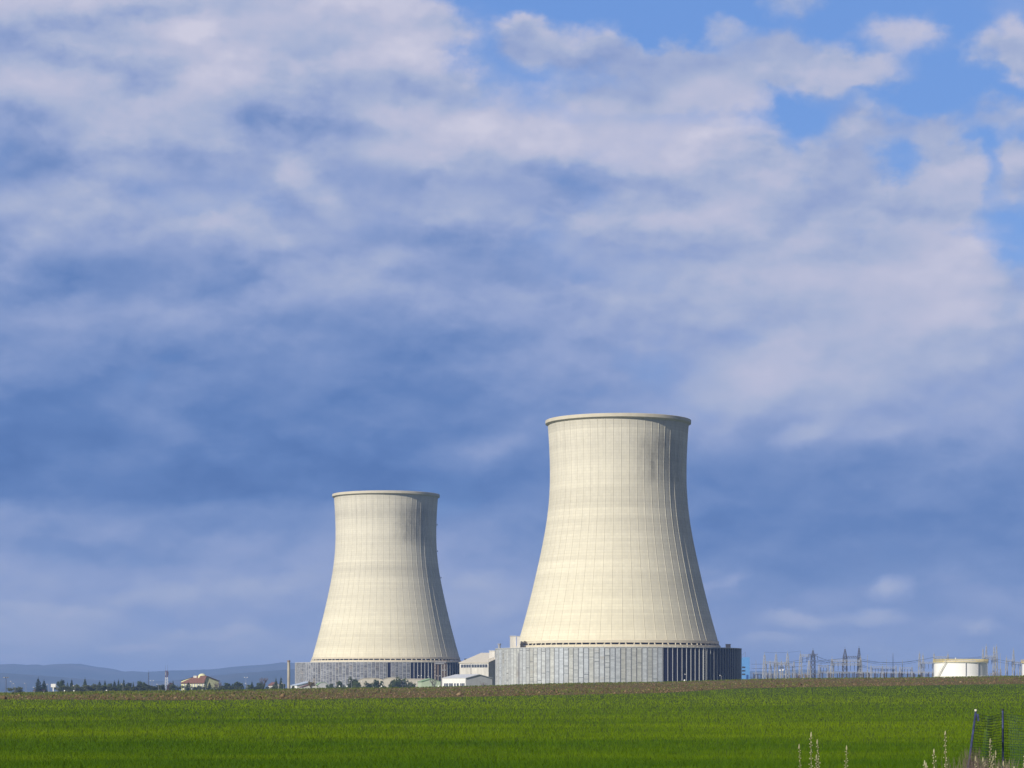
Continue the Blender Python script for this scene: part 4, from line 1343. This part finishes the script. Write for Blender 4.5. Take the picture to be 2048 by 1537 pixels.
# ------------------------------------------------------------------ busbar supports
def busbar_proto():
    P = empty('busbar_support', (0, 0, 0), 'dark post with a ringed insulator carrying the busbar in the substation', 'post', 'busbar support posts')
    MB().bar((0, 0, 0), (0, 0, 3.0), .15, 6).build('post', M['darksteel'], P)
    s = MB()
    for e in range(6):
        s.bar((0, 0, 3.0 + e * .42), (0, 0, 3.34 + e * .42), .26, 8, .13)
    s.bar((0, 0, 3.0), (0, 0, 5.6), .09, 6)
    s.build('insulator', M['porcelain'], P)
    return P
proto = busbar_proto()
first = True
for (pa, pb, D, npost, top) in ((1505, 1868, 1080, 44, 1347), (1640, 1866, 1040, 28, 1345), (1510, 1640, 1120, 16, 1350)):
    for i in range(npost):
        px = pa + (pb - pa) * (i + random.uniform(.15, .85)) / npost
        o = proto if first else copy_tree(proto)
        first = False
        x = (px - 1024) / F * D
        zg = ground(x, D)
        H = EYE + (HZ - top - random.uniform(-.8, 1.2)) * D / F - zg
        o.location = (x, D + random.uniform(-6, 6), zg)
        o.scale = (1, 1, H / 5.6)
    b = MB()
    p0, p1 = at(pa, top - .6, D), at(pb, top - .6, D)
    zz1 = lambda px: EYE + (HZ - top + .4) * D / F
    for dy in (-3, 0, 3):
        b.bar((p0[0], D + dy, zz1(pa)), (p1[0], D + dy, zz1(pb)), .10)
    lab = {1080: 'long pale busbar along the whole row of dark posts', 1040: 'nearer pale busbar from the middle pylon to the tank', 1120: 'farther pale busbar behind the three-column gantry'}[D]
    tag(b.build('busbar', M['galv']), lab, 'busbar', 'busbars')

# ------------------------------------------------------------------ lamps, sign
def lamp(px, top, D, label, heads=1, r=0.09, size=.55, group='lamp posts around the plant'):
    x0 = (px - 1024) / F * D
    zg = ground(x0, D)
    H = EYE + (HZ - top) * D / F - zg
    P = empty('lamp_post', (x0, D, zg), label, 'lamp post', group)
    MB().bar((0, 0, -.5), (0, 0, H), r, 8, r * .6).build('pole', M['galv'], P)
    for q in range(heads):
        s = -1 if q == 0 else 1
        b = MB().bar((0, 0, H - .05), (s * size * 1.6, 0, H + .25), r * .6, 6)
        b.build('arm', M['galv'], P)
        MB().lathe([(0.02, -.18), (size * .5, -.16), (size * .55, .0), (size * .3, .16), (0.02, .2)], 12).shift(s * size * 1.7, 0, H + .22).build('lamp_head', M['white'], P)
def floodlight(px, py, D, label, group='white round floodlights'):
    x0 = (px - 1024) / F * D
    zg = ground(x0, D)
    H = EYE + (HZ - py) * D / F - zg
    P = empty('floodlight', (x0, D, zg), label, 'floodlight', group)
    MB().bar((0, 0, -.5), (0, 0, H - .3), .07, 6).build('pole', M['galv'], P)
    MB().lathe([(.02, -.18), (.28, -.14), (.33, 0), (.28, .09), (.02, .11)], 14).build('lamp_head', M['white'], P, (0, -.1, H))
    kids(P)[-1].rotation_euler = (R(70), 0, R(-25))
for (px, top, D, lab, hd) in (
    (24, 1364, 1290, 'pole with a lamp left of the round bush', 1), (30, 1368.5, 1240, 'lamp post in front of the round bush', 1),
    (52, 1368, 1340, 'lamp post rising behind the red-roofed house', 1), (70, 1376, 1230, 'short lamp post at the right end of the red-roofed house', 1),
    (97, 1370, 1240, 'lamp post just left of the white sign', 1), (114, 1371, 1240, 'lamp post just right of the white sign', 1),
    (150, 1373, 1240, 'lamp post before the low bushes by the second conifer', 1), (246, 1369.5, 1230, 'lamp post before the slender bare conifer', 1),
    (304, 1362.5, 1330, 'double-headed lamp left of the radio mast', 2), (317, 1370, 1230, 'lamp post directly left of the radio mast', 1),
    (411, 1370, 1240, 'lamp post in front of the yellow gable wall', 1), (492, 1356, 1330, 'tall double-headed lamp right of the round pines', 2),
    (494, 1368, 1240, 'short lamp post under the tall double-headed lamp', 1), (567, 1368, 1230, 'lamp post directly left of the chimney', 1),
    (685, 1362, 1290, 'thin pole before the pine at the orange-stained cladding', 1), (703, 1362, 1280, 'white pole before the tallest pine', 1),
    (726, 1363.5, 1280, 'thin pole between the pines and the vaulted shed', 1), (768, 1368, 1280, 'short white pole left of the leaning pine', 1),
    (836, 1366, 1280, 'short white pole in front of the cream shed', 1), (840, 1352.5, 1300, 'double-headed lamp in front of the dark open bays', 2),
    (859, 1354, 1310, 'lamp post before the pale green shed', 1), (877, 1353, 1310, 'double-headed lamp beside the rusty pipe frame', 2),
    (1373, 1350, 1040, 'lamp post leaning before the dark bays of the nearer tower', 1), (1443, 1352.5, 1035, 'lamp post before the right end of the nearer tower', 1)):
    lamp(px, top, D, lab, hd, size=.45 if D > 1100 else .35)
for (px, py, D, lab) in ((129, 1382, 1100, 'round white floodlight below the third conifer, low over the grass'), (148, 1382, 1100, 'round white floodlight low over the grass by the lamp post'),
    (213, 1381.5, 1100, 'round white floodlight low in front of the left tree row'), (679, 1373, 1180, 'small round floodlight left of the tallest pine'),
    (694, 1373, 1180, 'round white floodlight at the foot of the tallest pine'), (763, 1373, 1180, 'round white floodlight left of the leaning pine'),
    (877, 1373, 1120, 'round white floodlight beside the low white building'), (1560, 1341, 1045, 'white floodlight, left of the pair in the substation'), (1566, 1340.5, 1045, 'white floodlight, right of the pair in the substation'),
    (1607, 1357, 1100, 'small white floodlight at the foot of the two-spired gantry'), (1662, 1357.5, 1100, 'small white floodlight left of the middle dark pylon'),
    (1369, 1361, 1030, 'small white floodlight beside the leaning lamp post')):
    floodlight(px, py, D, lab)
# high mast with a crown of lamps on the far left
x0 = (12 - 1024) / F * 1350; zg = ground(x0, 1350); H = EYE + (HZ - 1355.5) * 1350 / F - zg
P = empty('high_mast_light', (x0, 1350, zg), 'tall dark light mast with a crown of lamps at the left edge', 'light mast')
MB().bar((0, 0, 0), (0, 0, H), .28, 8, .16).build('pole', M['darksteel'], P)
MB().lathe([(.2, H - .3), (1.1, H - .1), (1.1, H + .15), (.2, H + .3)], 16).build('lamp_crown', M['darksteel'], P)
for q in range(6):
    MB().box(-.25, .25, -.2, .2, -.25, .25).shift(1.2 * cos(q * pi / 3), 1.2 * sin(q * pi / 3), H).build('lamp_head', M['greypaint'], P)
# white sign board
x0 = (106.5 - 1024) / F * 1240; zg = ground(x0, 1240); k = 1240 / F
P = empty('sign_board', (x0, 1240, zg), 'blank white sign board on a single white post beside the conifers', 'sign')
zt1, zb1 = EYE + (HZ - 1368.2) * k - zg, EYE + (HZ - 1375) * k - zg
MB().box(-4.7 * k, 4.7 * k, -.15, .15, zb1, zt1).build('board', M['white'], P)
MB().box(-.25, .25, -.12, .12, 0, zb1).build('post', M['white'], P)

# rusty pipe frame before the farther tower
D = 1425.0; k = D / F
x0 = (869 - 1024) / F * D; zg = ground(x0, D)
P = empty('pipe_frame', (x0, D, zg), 'rusty brown pipe frame standing before the dark bays of the farther tower', 'pipe frame')
Zs = lambda py: EYE + (HZ - py) * k - zg
for px, top in ((870, 1323), (876, 1324), (885.5, 1320), (891, 1321)):
    b = MB(); lattice_bars(b, (px - 869) * k, 0, 0, Zs(top), .9, .8, 10, .14); b.build('column', M['brownsteel'], P)
for py, a, b_ in ((1325, 869, 892), (1328, 869, 888), (1341, 884, 892)):
    MB().bar(((a - 869) * k, -.6, Zs(py)), ((b_ - 869) * k, -.6, Zs(py)), .32, 8).build('pipe', M['greypaint'], P)
MB().bar((2.0, .8, 0), (2.0, .8, Zs(1329)), .7, 10).build('riser_pipe', M['brownsteel'], P)

# ------------------------------------------------------------------ trees
def crown_mesh(kind, seed):
    """many small leaf clumps through the crown's volume; unit height 1, half width 0.5"""
    r = random.Random(seed)
    V, Fs = [], []
    def clump(c, s, flat=1.0, n=3):
        for _ in range(n):
            a = Vector((r.uniform(-1, 1), r.uniform(-1, 1), r.uniform(-1, 1))).normalized()
            u = a.orthogonal().normalized(); w = a.cross(u)
            q = r.uniform(0, 2 * pi)
            b = len(V)
            for e in range(3):
                an = q + e * 2.1
                V.append(c + Vector(((u.x * cos(an) + w.x * sin(an)) * s, (u.y * cos(an) + w.y * sin(an)) * s, (u.z * cos(an) + w.z * sin(an)) * s * flat)) * r.uniform(.6, 1.3))
            Fs.append((b, b + 1, b + 2))
    if kind in ('conifer', 'spire'):
        tiers = 11
        for i in range(tiers):
            f = i / tiers
            z = 0.10 + 0.86 * f
            rad = 0.5 * (1 - f) ** 0.85 * r.uniform(.75, 1.12) + 0.02
            nb = max(4, int(11 * (1 - f)) + 3)
            for q in range(nb):
                an = 2 * pi * (q + r.uniform(-.3, .3)) / nb
                L = rad * r.uniform(.6, 1.12)
                for e in range(1, 5):
                    g = e / 4
                    clump(Vector((cos(an) * L * g, sin(an) * L * g, z - 0.05 * g * r.uniform(.4, 1.4) + r.uniform(-.01, .01))), 0.075 * (1.15 - .55 * f), .7, 3)
        for e in range(8):
            clump(Vector((0, 0, .90 + .012 * e)), .022, 1.5, 2)
    elif kind in ('pine', 'bush', 'lean'):
        nl = 13 if kind != 'bush' else 10
        lobes = []
        for i in range(nl):
            an = r.uniform(0, 2 * pi)
            z = r.uniform(.22, .88) if kind != 'bush' else r.uniform(.2, .75)
            pr = .34 * sqrt(max(.05, 1 - ((z - .5) / .55) ** 2))
            sh = .22 * (z - .3) if kind == 'lean' else 0
            lobes.append((Vector((cos(an) * pr * r.uniform(.3, 1.1) + sh, sin(an) * pr * r.uniform(.3, 1.1), z)), r.uniform(.13, .22)))
        for c, s in lobes:
            for _ in range(46):
                d = Vector((r.gauss(0, 1), r.gauss(0, 1), r.gauss(0, .75))).normalized() * s * r.uniform(.35, 1.05) ** .6
                clump(c + d, .052 * r.uniform(.7, 1.4), 1, 2)
    elif kind in ('bare', 'willow'):
        def branch(p, d, L, depth):
            e = p + d * L
            w = .012 * (depth + .5) * .5
            sd = d.orthogonal().normalized() * w
            b = len(V)
            V.extend([p - sd, p + sd, e]); Fs.append((b, b + 1, b + 2))
            s2 = d.cross(sd)
            b = len(V)
            V.extend([p - s2, p + s2, e]); Fs.append((b, b + 1, b + 2))
            if depth == 0:
                if kind == 'willow':
                    for _ in range(3): clump(e + Vector((r.uniform(-.03, .03), r.uniform(-.03, .03), -.02)), .03, 1.4, 2)
                else:
                    clump(e, .018, 1.2, 1)
                return
            for _ in range(3 if depth > 1 else 4):
                nd = (d + Vector((r.uniform(-.8, .8), r.uniform(-.8, .8), r.uniform(-.2, .6)))).normalized()
                branch(p + d * L * r.uniform(.45, 1.0), nd, L * r.uniform(.55, .8), depth - 1)
        for _ in range(3):
            branch(Vector((0, 0, .18)), Vector((r.uniform(-.4, .4), r.uniform(-.4, .4), 1)).normalized(), .30, 3)
    zs = max(v.z for v in V)
    hw = sorted(abs(v.x) for v in V)[int(len(V) * .985)]
    return [Vector((v.x / hw * .5, v.y / hw * .5, v.z / zs)) for v in V], Fs
MATS = {'conifer': 'conifer', 'spire': 'conifer', 'pine': 'pine', 'lean': 'pine', 'bush': 'bush', 'bare': 'twig', 'willow': 'willow'}
CROWNS = {}
for kd in MATS:
    CROWNS[kd] = []
    for s in range(3):
        v, f = crown_mesh(kd, hash(kd) % 1 + s * 17 + len(kd))
        CROWNS[kd].append(MB().add(v, f).mesh(kd + '_crown', M[MATS[kd]]))
TRUNK = MB().bar((0, 0, -.05), (0, 0, .5), .035, 7, .022).bar((0, 0, .5), (.02, 0, .9), .022, 6, .006).bar((0, 0, .3), (.16, .05, .55), .014, 5, .005).bar((0, 0, .38), (-.15, .06, .62), .013, 5, .005).mesh('trunk', M['bark'])
CATN = {'conifer': ('conifer', 'conifer'), 'spire': ('conifer', 'conifer'), 'pine': ('pine_tree', 'pine tree'), 'lean': ('pine_tree', 'pine tree'), 'bush': ('shrub', 'shrub'), 'bare': ('bare_tree', 'tree'), 'willow': ('budding_tree', 'tree')}
ti = 0
def tree(kind, px, top, hw, D, label, mat=None):
    global ti
    if kind == 'bush' and 100 < px < 560:
        top, hw = top - 2.0, hw * 1.2
    x0 = (px - 1024) / F * D
    zg = ground(x0, D)
    H = EYE + (HZ - top) * D / F - zg
    wd_ = hw * (2.7 if kind in ('conifer', 'spire') else 2.35) * D / F
    nm, ct = CATN[kind]
    T = empty(nm, (x0, D, zg - .1), label, ct, 'trees along the edge of the plant', random.uniform(-.5, .5) if kind == 'lean' else random.uniform(0, 6.28))
    me = CROWNS[kind][ti % 3]
    ti += 1
    o = link('crown', me, T, sc=(wd_, wd_, H))
    if mat:
        o.material_slots[0].link = 'OBJECT'
        o.material_slots[0].material = M[mat]
    link('trunk', TRUNK, T, sc=(wd_ * .8, wd_ * .8, H * .95))
TREES = [
 ('bush', 30, 1372.5, 14, 1290, 'round yellowish bush left of the red-roofed house'),
 ('conifer', 76.5, 1353, 6.5, 1300, 'tall dark conifer, higher of the pair right of the red-roofed house'),
 ('conifer', 88, 1358, 6.5, 1310, 'dark conifer, lower of the pair right of the red-roofed house'),
 ('pine', 121.5, 1359, 7.5, 1310, 'dark broad tree directly right of the white sign'),
 ('conifer', 135, 1362, 3.5, 1340, 'small slim conifer between the broad tree and the pointed conifer'),
 ('conifer', 143.5, 1357, 5.5, 1320, 'pointed conifer right of the small slim one'),
 ('bush', 140, 1371, 12, 1280, 'low round bush below the pointed conifer'),
 ('pine', 157, 1367.5, 8, 1300, 'low round tree left of the tallest lone conifer in the row'),
 ('conifer', 170, 1354, 5.5, 1320, 'tall lone conifer standing above the low green row'),
 ('bush', 182, 1369, 11, 1285, 'low green bush right of the tall lone conifer'),
 ('conifer', 199, 1360.5, 6.5, 1310, 'broad-based conifer in the middle of the left tree row'),
 ('conifer', 210, 1359, 5, 1330, 'narrow conifer right of the broad-based one'),
 ('pine', 216, 1366, 8, 1300, 'round tree below the narrow conifer'),
 ('bush', 204, 1373, 9, 1275, 'low bush in front of the broad-based conifer'),
 ('conifer', 229, 1359.5, 6, 1330, 'conifer with a blunt tip left of a sharp-tipped one'),
 ('conifer', 237, 1357, 5, 1335, 'sharp-tipped conifer left of the slender see-through one'),
 ('bush', 230, 1374, 11, 1270, 'yellowish bush below the sharp-tipped conifer'),
 ('spire', 247.5, 1356, 4, 1300, 'slender thin see-through conifer behind a lamp post'),
 ('pine', 258, 1365, 7.5, 1305, 'dark round tree right of the slender conifer'),
 ('bush', 251, 1374, 9, 1270, 'low bush under the slender conifer'),
 ('conifer', 266.5, 1362, 3, 1330, 'tiny pointed conifer right of the dark round tree'),
 ('lean', 280, 1361, 8.5, 1300, 'dark pine leaning to the right with a lumpy top'),
 ('bush', 284, 1374, 9, 1270, 'low bush under the leaning dark pine of the left row'),
 ('bush', 304, 1369, 11, 1290, 'round green bush below the double-headed lamp left of the mast'),
 ('pine', 323, 1368.5, 7, 1300, 'round dark tree left of the foot of the radio mast'),
 ('bush', 338, 1367, 6, 1300, 'reddish bush at the foot of the radio mast', 'twig'),
 ('conifer', 346, 1359.5, 4, 1310, 'small conifer between the radio mast and the yellow building'),
 ('bush', 354, 1369, 10, 1280, 'round bush covering the left corner of the yellow building'),
 ('conifer', 376.5, 1362, 8.5, 1290, 'dark conifer in front of the yellow windowed facade'),
 ('bush', 393, 1374, 7, 1285, 'small grey bush below the yellow facade'),
 ('bush', 403, 1371, 6, 1280, 'round bush at the corner of the yellow building'),
 ('conifer', 410.5, 1359, 4, 1300, 'narrow conifer at the corner where the yellow gable begins'),
 ('conifer', 419, 1363, 6, 1290, 'dark conifer against the yellow gable wall'),
 ('bush', 118, 1371, 10, 1285, 'low hedge bush below the dark broad tree by the sign'),
 ('bush', 168, 1371.5, 11, 1280, 'low hedge bush at the foot of the tall lone conifer'),
 ('pine', 192, 1366.5, 8, 1315, 'round tree peeping between the lone and the broad-based conifer'),
 ('bush', 217, 1371, 11, 1280, 'low hedge bush at the foot of the narrow conifer'),
 ('pine', 243, 1365.5, 8, 1325, 'round tree behind the slender see-through conifer'),
 ('bush', 268, 1371, 11, 1280, 'low hedge bush between the dark round and the leaning tree'),
 ('pine', 293, 1367, 8, 1315, 'round tree right of the leaning dark pine of the left row'),
 ('bush', 313, 1372, 10, 1275, 'low hedge bush just left of the radio mast'),
 ('bush', 130, 1373, 9, 1270, 'lowest hedge bush right of the white sign'),
 ('bush', 470, 1372, 12, 1280, 'low hedge bush between the two round pines'),
 ('bush', 512, 1373, 11, 1280, 'low hedge bush before the small pointed conifer'),
 ('bush', 450, 1372, 9, 1280, 'low hedge bush left of the round pine'),
 ('bare', 430, 1362, 8, 1295, 'brown leafless tree against the yellow gable wall'),
 ('bare', 441, 1361, 9, 1300, 'brown leafless tree right of the yellow building'),
 ('bush', 437, 1372, 10, 1280, 'brownish bush under the leafless trees', 'bush'),
 ('pine', 460, 1365, 10, 1295, 'round pine right of the leafless trees'),
 ('pine', 480, 1362, 11, 1300, 'bigger round pine, right of the other by the tall lamp'),
 ('conifer', 504, 1361, 5, 1310, 'small pointed conifer right of the tall double lamp'),
 ('pine', 502, 1369, 9, 1290, 'round tree below the small pointed conifer'),
 ('pine', 520, 1364, 9, 1300, 'round dark tree below the pinkish leafless tree'),
 ('bare', 526, 1353.5, 12, 1330, 'pinkish leafless tree with a wide crown left of the villa'),
 ('bush', 541, 1372, 9, 1290, 'low bush before the villa'),
 ('spire', 552, 1353, 4.5, 1310, 'slim pointed cypress, left of the two before the chimney'),
 ('spire', 562, 1351, 4.5, 1310, 'slim pointed cypress, right of the two before the chimney'),
 ('pine', 566, 1367, 7, 1290, 'round shrub-like tree at the foot of the chimney, left side'),
 ('bush', 584, 1371, 5, 1285, 'small dark bush at the foot of the chimney, right side'),
 ('willow', 623, 1360.5, 8, 1340, 'yellow-brown budding tree before the red and green sheds'),
 ('pine', 659, 1366.5, 7, 1330, 'small dark round tree right of the green hut'),
 ('pine', 683, 1360.5, 10, 1325, 'bushy pine before the orange-stained cladding'),
 ('lean', 703, 1351, 9.5, 1330, 'tallest pine before the dark cladding, with a tufted top'),
 ('pine', 713, 1361, 8, 1325, 'pine right of the tallest one, joined to it'),
 ('bush', 672, 1372, 9, 1300, 'low bush left of the bushy pine'),
 ('pine', 738, 1361, 9, 1330, 'round pine before the left end of the vaulted shed'),
 ('pine', 757, 1358, 9, 1330, 'taller round pine before the vaulted shed'),
 ('lean', 781, 1357, 10, 1330, 'leaning open pine right of the vaulted sheds'),
 ('pine', 802.5, 1350.5, 10.5, 1330, 'large dark pine left of the cream shed'),
 ('pine', 792, 1360, 8, 1325, 'pine filling the gap left of the large dark pine'),
 ('pine', 823, 1362, 8, 1325, 'round pine in front of the cream shed'),
 ('bush', 772, 1369, 8, 1310, 'low shrub between the round and leaning pines'),
 ('bush', 725, 1371, 9, 1310, 'low shrub before the vaulted shed'),
 ('bush', 813, 1371, 8, 1310, 'low shrub below the large dark pine'),
 ('bare', 868, 1357, 10, 1330, 'leafless brown tree between the green shed and the pipe frame'),
 ('bare', 967, 1361, 6, 1040, 'small leafless tree before the grey gable wall'),
 ('bare', 1597, 1343, 11, 1060, 'dark leafless bush among the pale gantries'),
 ('bare', 1612, 1345, 9, 1065, 'pale leafless bush left of the leftmost dark pylon', 'tantwig'),
 ('bare', 1984, 1335, 11, 1090, 'tan leafless shrub at the right side of the white tank', 'tantwig'),
 ('bare', 2000, 1338, 9, 1095, 'tan leafless shrub behind the slender mast', 'tantwig'),
 ('bush', 1843, 1346, 6, 1150, 'yellowish shrub at the foot of the lattice portal'),
]
for tr in TREES:
    tree(tr[0], tr[1], tr[2], tr[3], tr[4], tr[5], tr[6] if len(tr) > 6 else None)

# ------------------------------------------------------------------ foreground fence
FD = 50.0
fk = FD / F
def fpt(px, py, D):
    return Vector(at(px, py, D))
def fence():
    x0, y0, _ = at(1944, 0, FD)
    P = empty('net_fence', (x0, y0, ground(x0, y0)), 'green plastic net fence with blue posts at the lower right corner', 'fence')
    O = Vector(P.location)
    posts = [((1951.5, 1422.5), (1933.0, 1560), 50.0), ((2005.5, 1421.5), (2006.0, 1560), 50.7), ((2110, 1424), (2110, 1560), 51.5)]
    tops, bots = [], []
    for i, ((tx, ty), (bx, by), D) in enumerate(posts):
        t_, b_ = fpt(tx, ty, D) - O, fpt(bx, by, D) - O
        d = (b_ - t_).normalized()
        b_ = t_ + d * ((t_.z + .25) / max(.1, -d.z))
        tops.append(t_); bots.append(b_)
        p = MB()
        if i == 0:
            # angle iron: two thin flanges
            p.bar(t_, b_, .022, 4).bar(t_ + Vector((.014, .014, 0)), b_ + Vector((.014, .014, 0)), .016, 4)
        else:
            p.bar(t_, b_, .020, 8)
        po = p.build('post', M['bluepost'], P)
        MB().bar(t_ + Vector((0, 0, -.005)), t_ + Vector((0, 0, .035)), .026 if i == 0 else .024, 8).build('post_cap', M['cap_light'] if i == 0 else M['dark'], po)
    b = MB()
    b.bar(tops[0] + Vector((.03, -.03, -.06)), tops[0] + Vector((.05, -.03, -.20)), .022, 5)
    b.build('wire_clamp', M['bluepost'], P)
    net = MB()
    drop = .07
    for i in range(2):
        A0, A1 = tops[i] - Vector((0, 0, drop)), tops[i + 1] - Vector((0, 0, drop))
        B0, B1 = bots[i], bots[i + 1]
        W_ = (A1 - A0).length
        ncol = max(6, int(W_ / .045))
        nrow = 36
        G = []
        for r_ in range(nrow + 1):
            row = []
            for c in range(ncol + 1):
                f, g = c / ncol, r_ / nrow
                p = (A0.lerp(A1, f)).lerp(B0.lerp(B1, f), g)
                # the loose net sags and folds between the posts
                p = p + Vector((0, .05 * sin(f * pi * 3 + i) * sin(pi * min(1, g * 1.3 + .1)), -.035 * sin(pi * f) * (1 - .4 * g) + .008 * sin(f * 9 + r_)))
                row.append(p)
            G.append(row)
        for r_ in range(nrow + 1):
            net.path(G[r_], .0046, 3)
        for c in range(ncol + 1):
            net.path([G[r_][c] for r_ in range(0, nrow + 1, 2)], .0028, 3)
        # doubled net where a fold hangs
        if i == 0:
            for r_ in range(nrow + 1):
                c0 = int(ncol * .45)
                for c in range(c0, min(ncol, c0 + 4)):
                    net.bar(G[r_][c] + Vector((0, -.03, -.015)), G[r_][c + 1] + Vector((0, -.03, -.015)), .007, 3)
    net.build('net', M['net'], P)
fence()

# ------------------------------------------------------------------ weeds in front
def weed(px, top, D, lean, label, branches=0, dense=1.0, seed=0):
    r = random.Random(seed)
    x0 = (px - 1024) / F * D
    zg = ground(x0, D)
    H = EYE + (HZ - top) * D / F - zg
    P = empty('weed_stalk', (x0, D, zg), label, 'weed', 'pale flowering weed stalks')
    st, bd = MB(), MB()
    def spike(p0, p1, r0, n):
        p0, p1 = Vector(p0), Vector(p1)
        pts = []
        for q in range(9):
            f = q / 8
            p = p0.lerp(p1, f)
            p += Vector((r.uniform(-.006, .006), r.uniform(-.006, .006), 0))
            pts.append(p)
        for i, (a, b) in enumerate(zip(pts[:-1], pts[1:])):
            st.bar(a, b, r0 * (1 - .6 * i / 8), 5)
        for q in range(n):
            f = .30 + .70 * q / n + r.uniform(-.01, .01)
            f = min(f, 1.0)
            p = p0.lerp(p1, f)
            an = q * 2.4 + r.uniform(-.4, .4)
            L = r.uniform(.012, .030) * (1.25 - .6 * f)
            e = p + Vector((cos(an) * L, sin(an) * L, L * .8))
            st.bar(p, e, .0018, 3)
            s = r.uniform(.005, .0095) * (1.1 - .3 * f)
            # a bud: small faceted cone-ended drop
            prof = [(.001, -s), (s * .8, -s * .4), (s, .2 * s), (s * .55, s * 1.0), (.001, s * 1.5)]
            m_ = MB().lathe(prof, 6)
            m_.shift(e.x, e.y, e.z)
            bd.add(m_.v, m_.f)
        m_ = MB().lathe([(.001, -.02), (.008, -.01), (.009, .01), (.005, .03), (.001, .04)], 6).shift(*p1)
        bd.add(m_.v, m_.f)
    tip = (lean * H, 0, H)
    spike((0, 0, 0), tip, .006, int(46 * dense))
    for q in range(branches):
        f = .55 + .3 * q / max(1, branches)
        b0 = Vector((lean * H * f, 0, H * f))
        an = q * 2.2 + .5
        b1 = b0 + Vector((cos(an) * .09, sin(an) * .05, H * r.uniform(.12, .22)))
        spike(b0, b1, .003, 12)
    st.build('stem', M['stalk'], P)
    bd.build('flower_buds', M['bud'], P)
WEEDS = [(1609, 1495, 28, -.05, 'leftmost pale stalk of the lower right weeds, bent left', 0, .9), (1620, 1471, 28, .01, 'tallest upright pale stalk in the left weed cluster', 0, 1.2),
 (1648, 1486, 27.5, -.06, 'pale stalk bent left, right side of the left weed cluster', 0, 1.0), (1633, 1516, 27, .0, 'shortest pale stalk in the middle of the left weed cluster', 0, 1.0),
 (1687, 1498, 28, .03, 'single pale stalk standing right of the weed cluster', 0, 1.0), (1868, 1505, 27, .0, 'thick short pale stalk left of the tall single one', 2, 1.0),
 (1893, 1469, 28, -.01, 'tall single pale stalk left of the leaning blue post', 0, 1.2), (1984, 1484, 27, -.015, 'bushy pale stalk in front of the net between the posts', 4, 1.4),
 (2030, 1512, 27, .10, 'pale stalk leaning right in front of the net, right of the upright post', 2, 1.1), (2003, 1530, 26.5, .02, 'very short pale stalk at the bottom edge below the upright post', 1, 1.0),
 (1967, 1520, 26.5, -.08, 'short pale stalk bent left below the bushy one', 1, .9), (1838, 1528, 26.5, .06, 'short pale sprig at the bottom edge left of the thick stalk', 0, .8)]
for i, w_ in enumerate(WEEDS):
    weed(*w_[:5], branches=w_[5], dense=w_[6], seed=i)

def dry_tuft(px, D, top, spread, n, label, seed):
    r = random.Random(seed)
    x0 = (px - 1024) / F * D
    zg = ground(x0, D)
    H = EYE + (HZ - top) * D / F - zg
    b = MB()
    for _ in range(n):
        a = r.uniform(0, 2 * pi)
        s = spread * r.random()
        h = H * r.uniform(.72, 1.0)
        p0 = Vector((cos(a) * s * .5, sin(a) * s * .5, 0))
        p1 = Vector((cos(a) * s * .9 + r.uniform(-.05, .05), sin(a) * s * .6, h * .6))
        p2 = p1 + Vector((r.uniform(-.10, .10), r.uniform(-.06, .06), h * .4))
        b.bar(p0, p1, .0048, 3).bar(p1, p2, .0036, 3, .0015)
    o = b.build('dry_grass_tuft', M['drygrass'], None, (x0, D, zg))
    tag(o, label, 'dry grass', 'dry grass tufts by the fence')
dry_tuft(1945, 47, 1492, .22, 130, 'purplish dry grass tuft around the foot of the leaning blue post', 1)
dry_tuft(1965, 46, 1510, .25, 110, 'dry grass tuft between the leaning and the upright blue posts', 2)
dry_tuft(2008, 46, 1515, .30, 120, 'dry grass tuft around the foot of the upright blue post', 3)
dry_tuft(1905, 46, 1512, .40, 60, 'thin straggly dry grass left of the leaning blue post', 4)

# ------------------------------------------------------------------ air
def build_haze():
    m = bpy.data.materials.new('haze_air')
    m.use_nodes = True
    t = NT(m.node_tree)
    t.n.clear()
    v = t.node('ShaderNodeVolumePrincipled')
    v.inputs['Color'].default_value = (0.38, 0.58, 1.0, 1)
    v.inputs['Density'].default_value = 1.12e-4
    v.inputs['Anisotropy'].default_value = 0.0
    out = t.node('ShaderNodeOutputMaterial')
    t.l.new(v.outputs[0], out.inputs['Volume'])
    b = MB().box(-16500, 16500, -400, 16200, -6.0, 185.0)
    tag(b.build('haze', m), 'thin blue haze over the plain', 'haze', kind='stuff')
build_haze()
C.cycles.volume_bounces = 0
C.cycles.max_bounces = 6
C.cycles.use_denoising = True
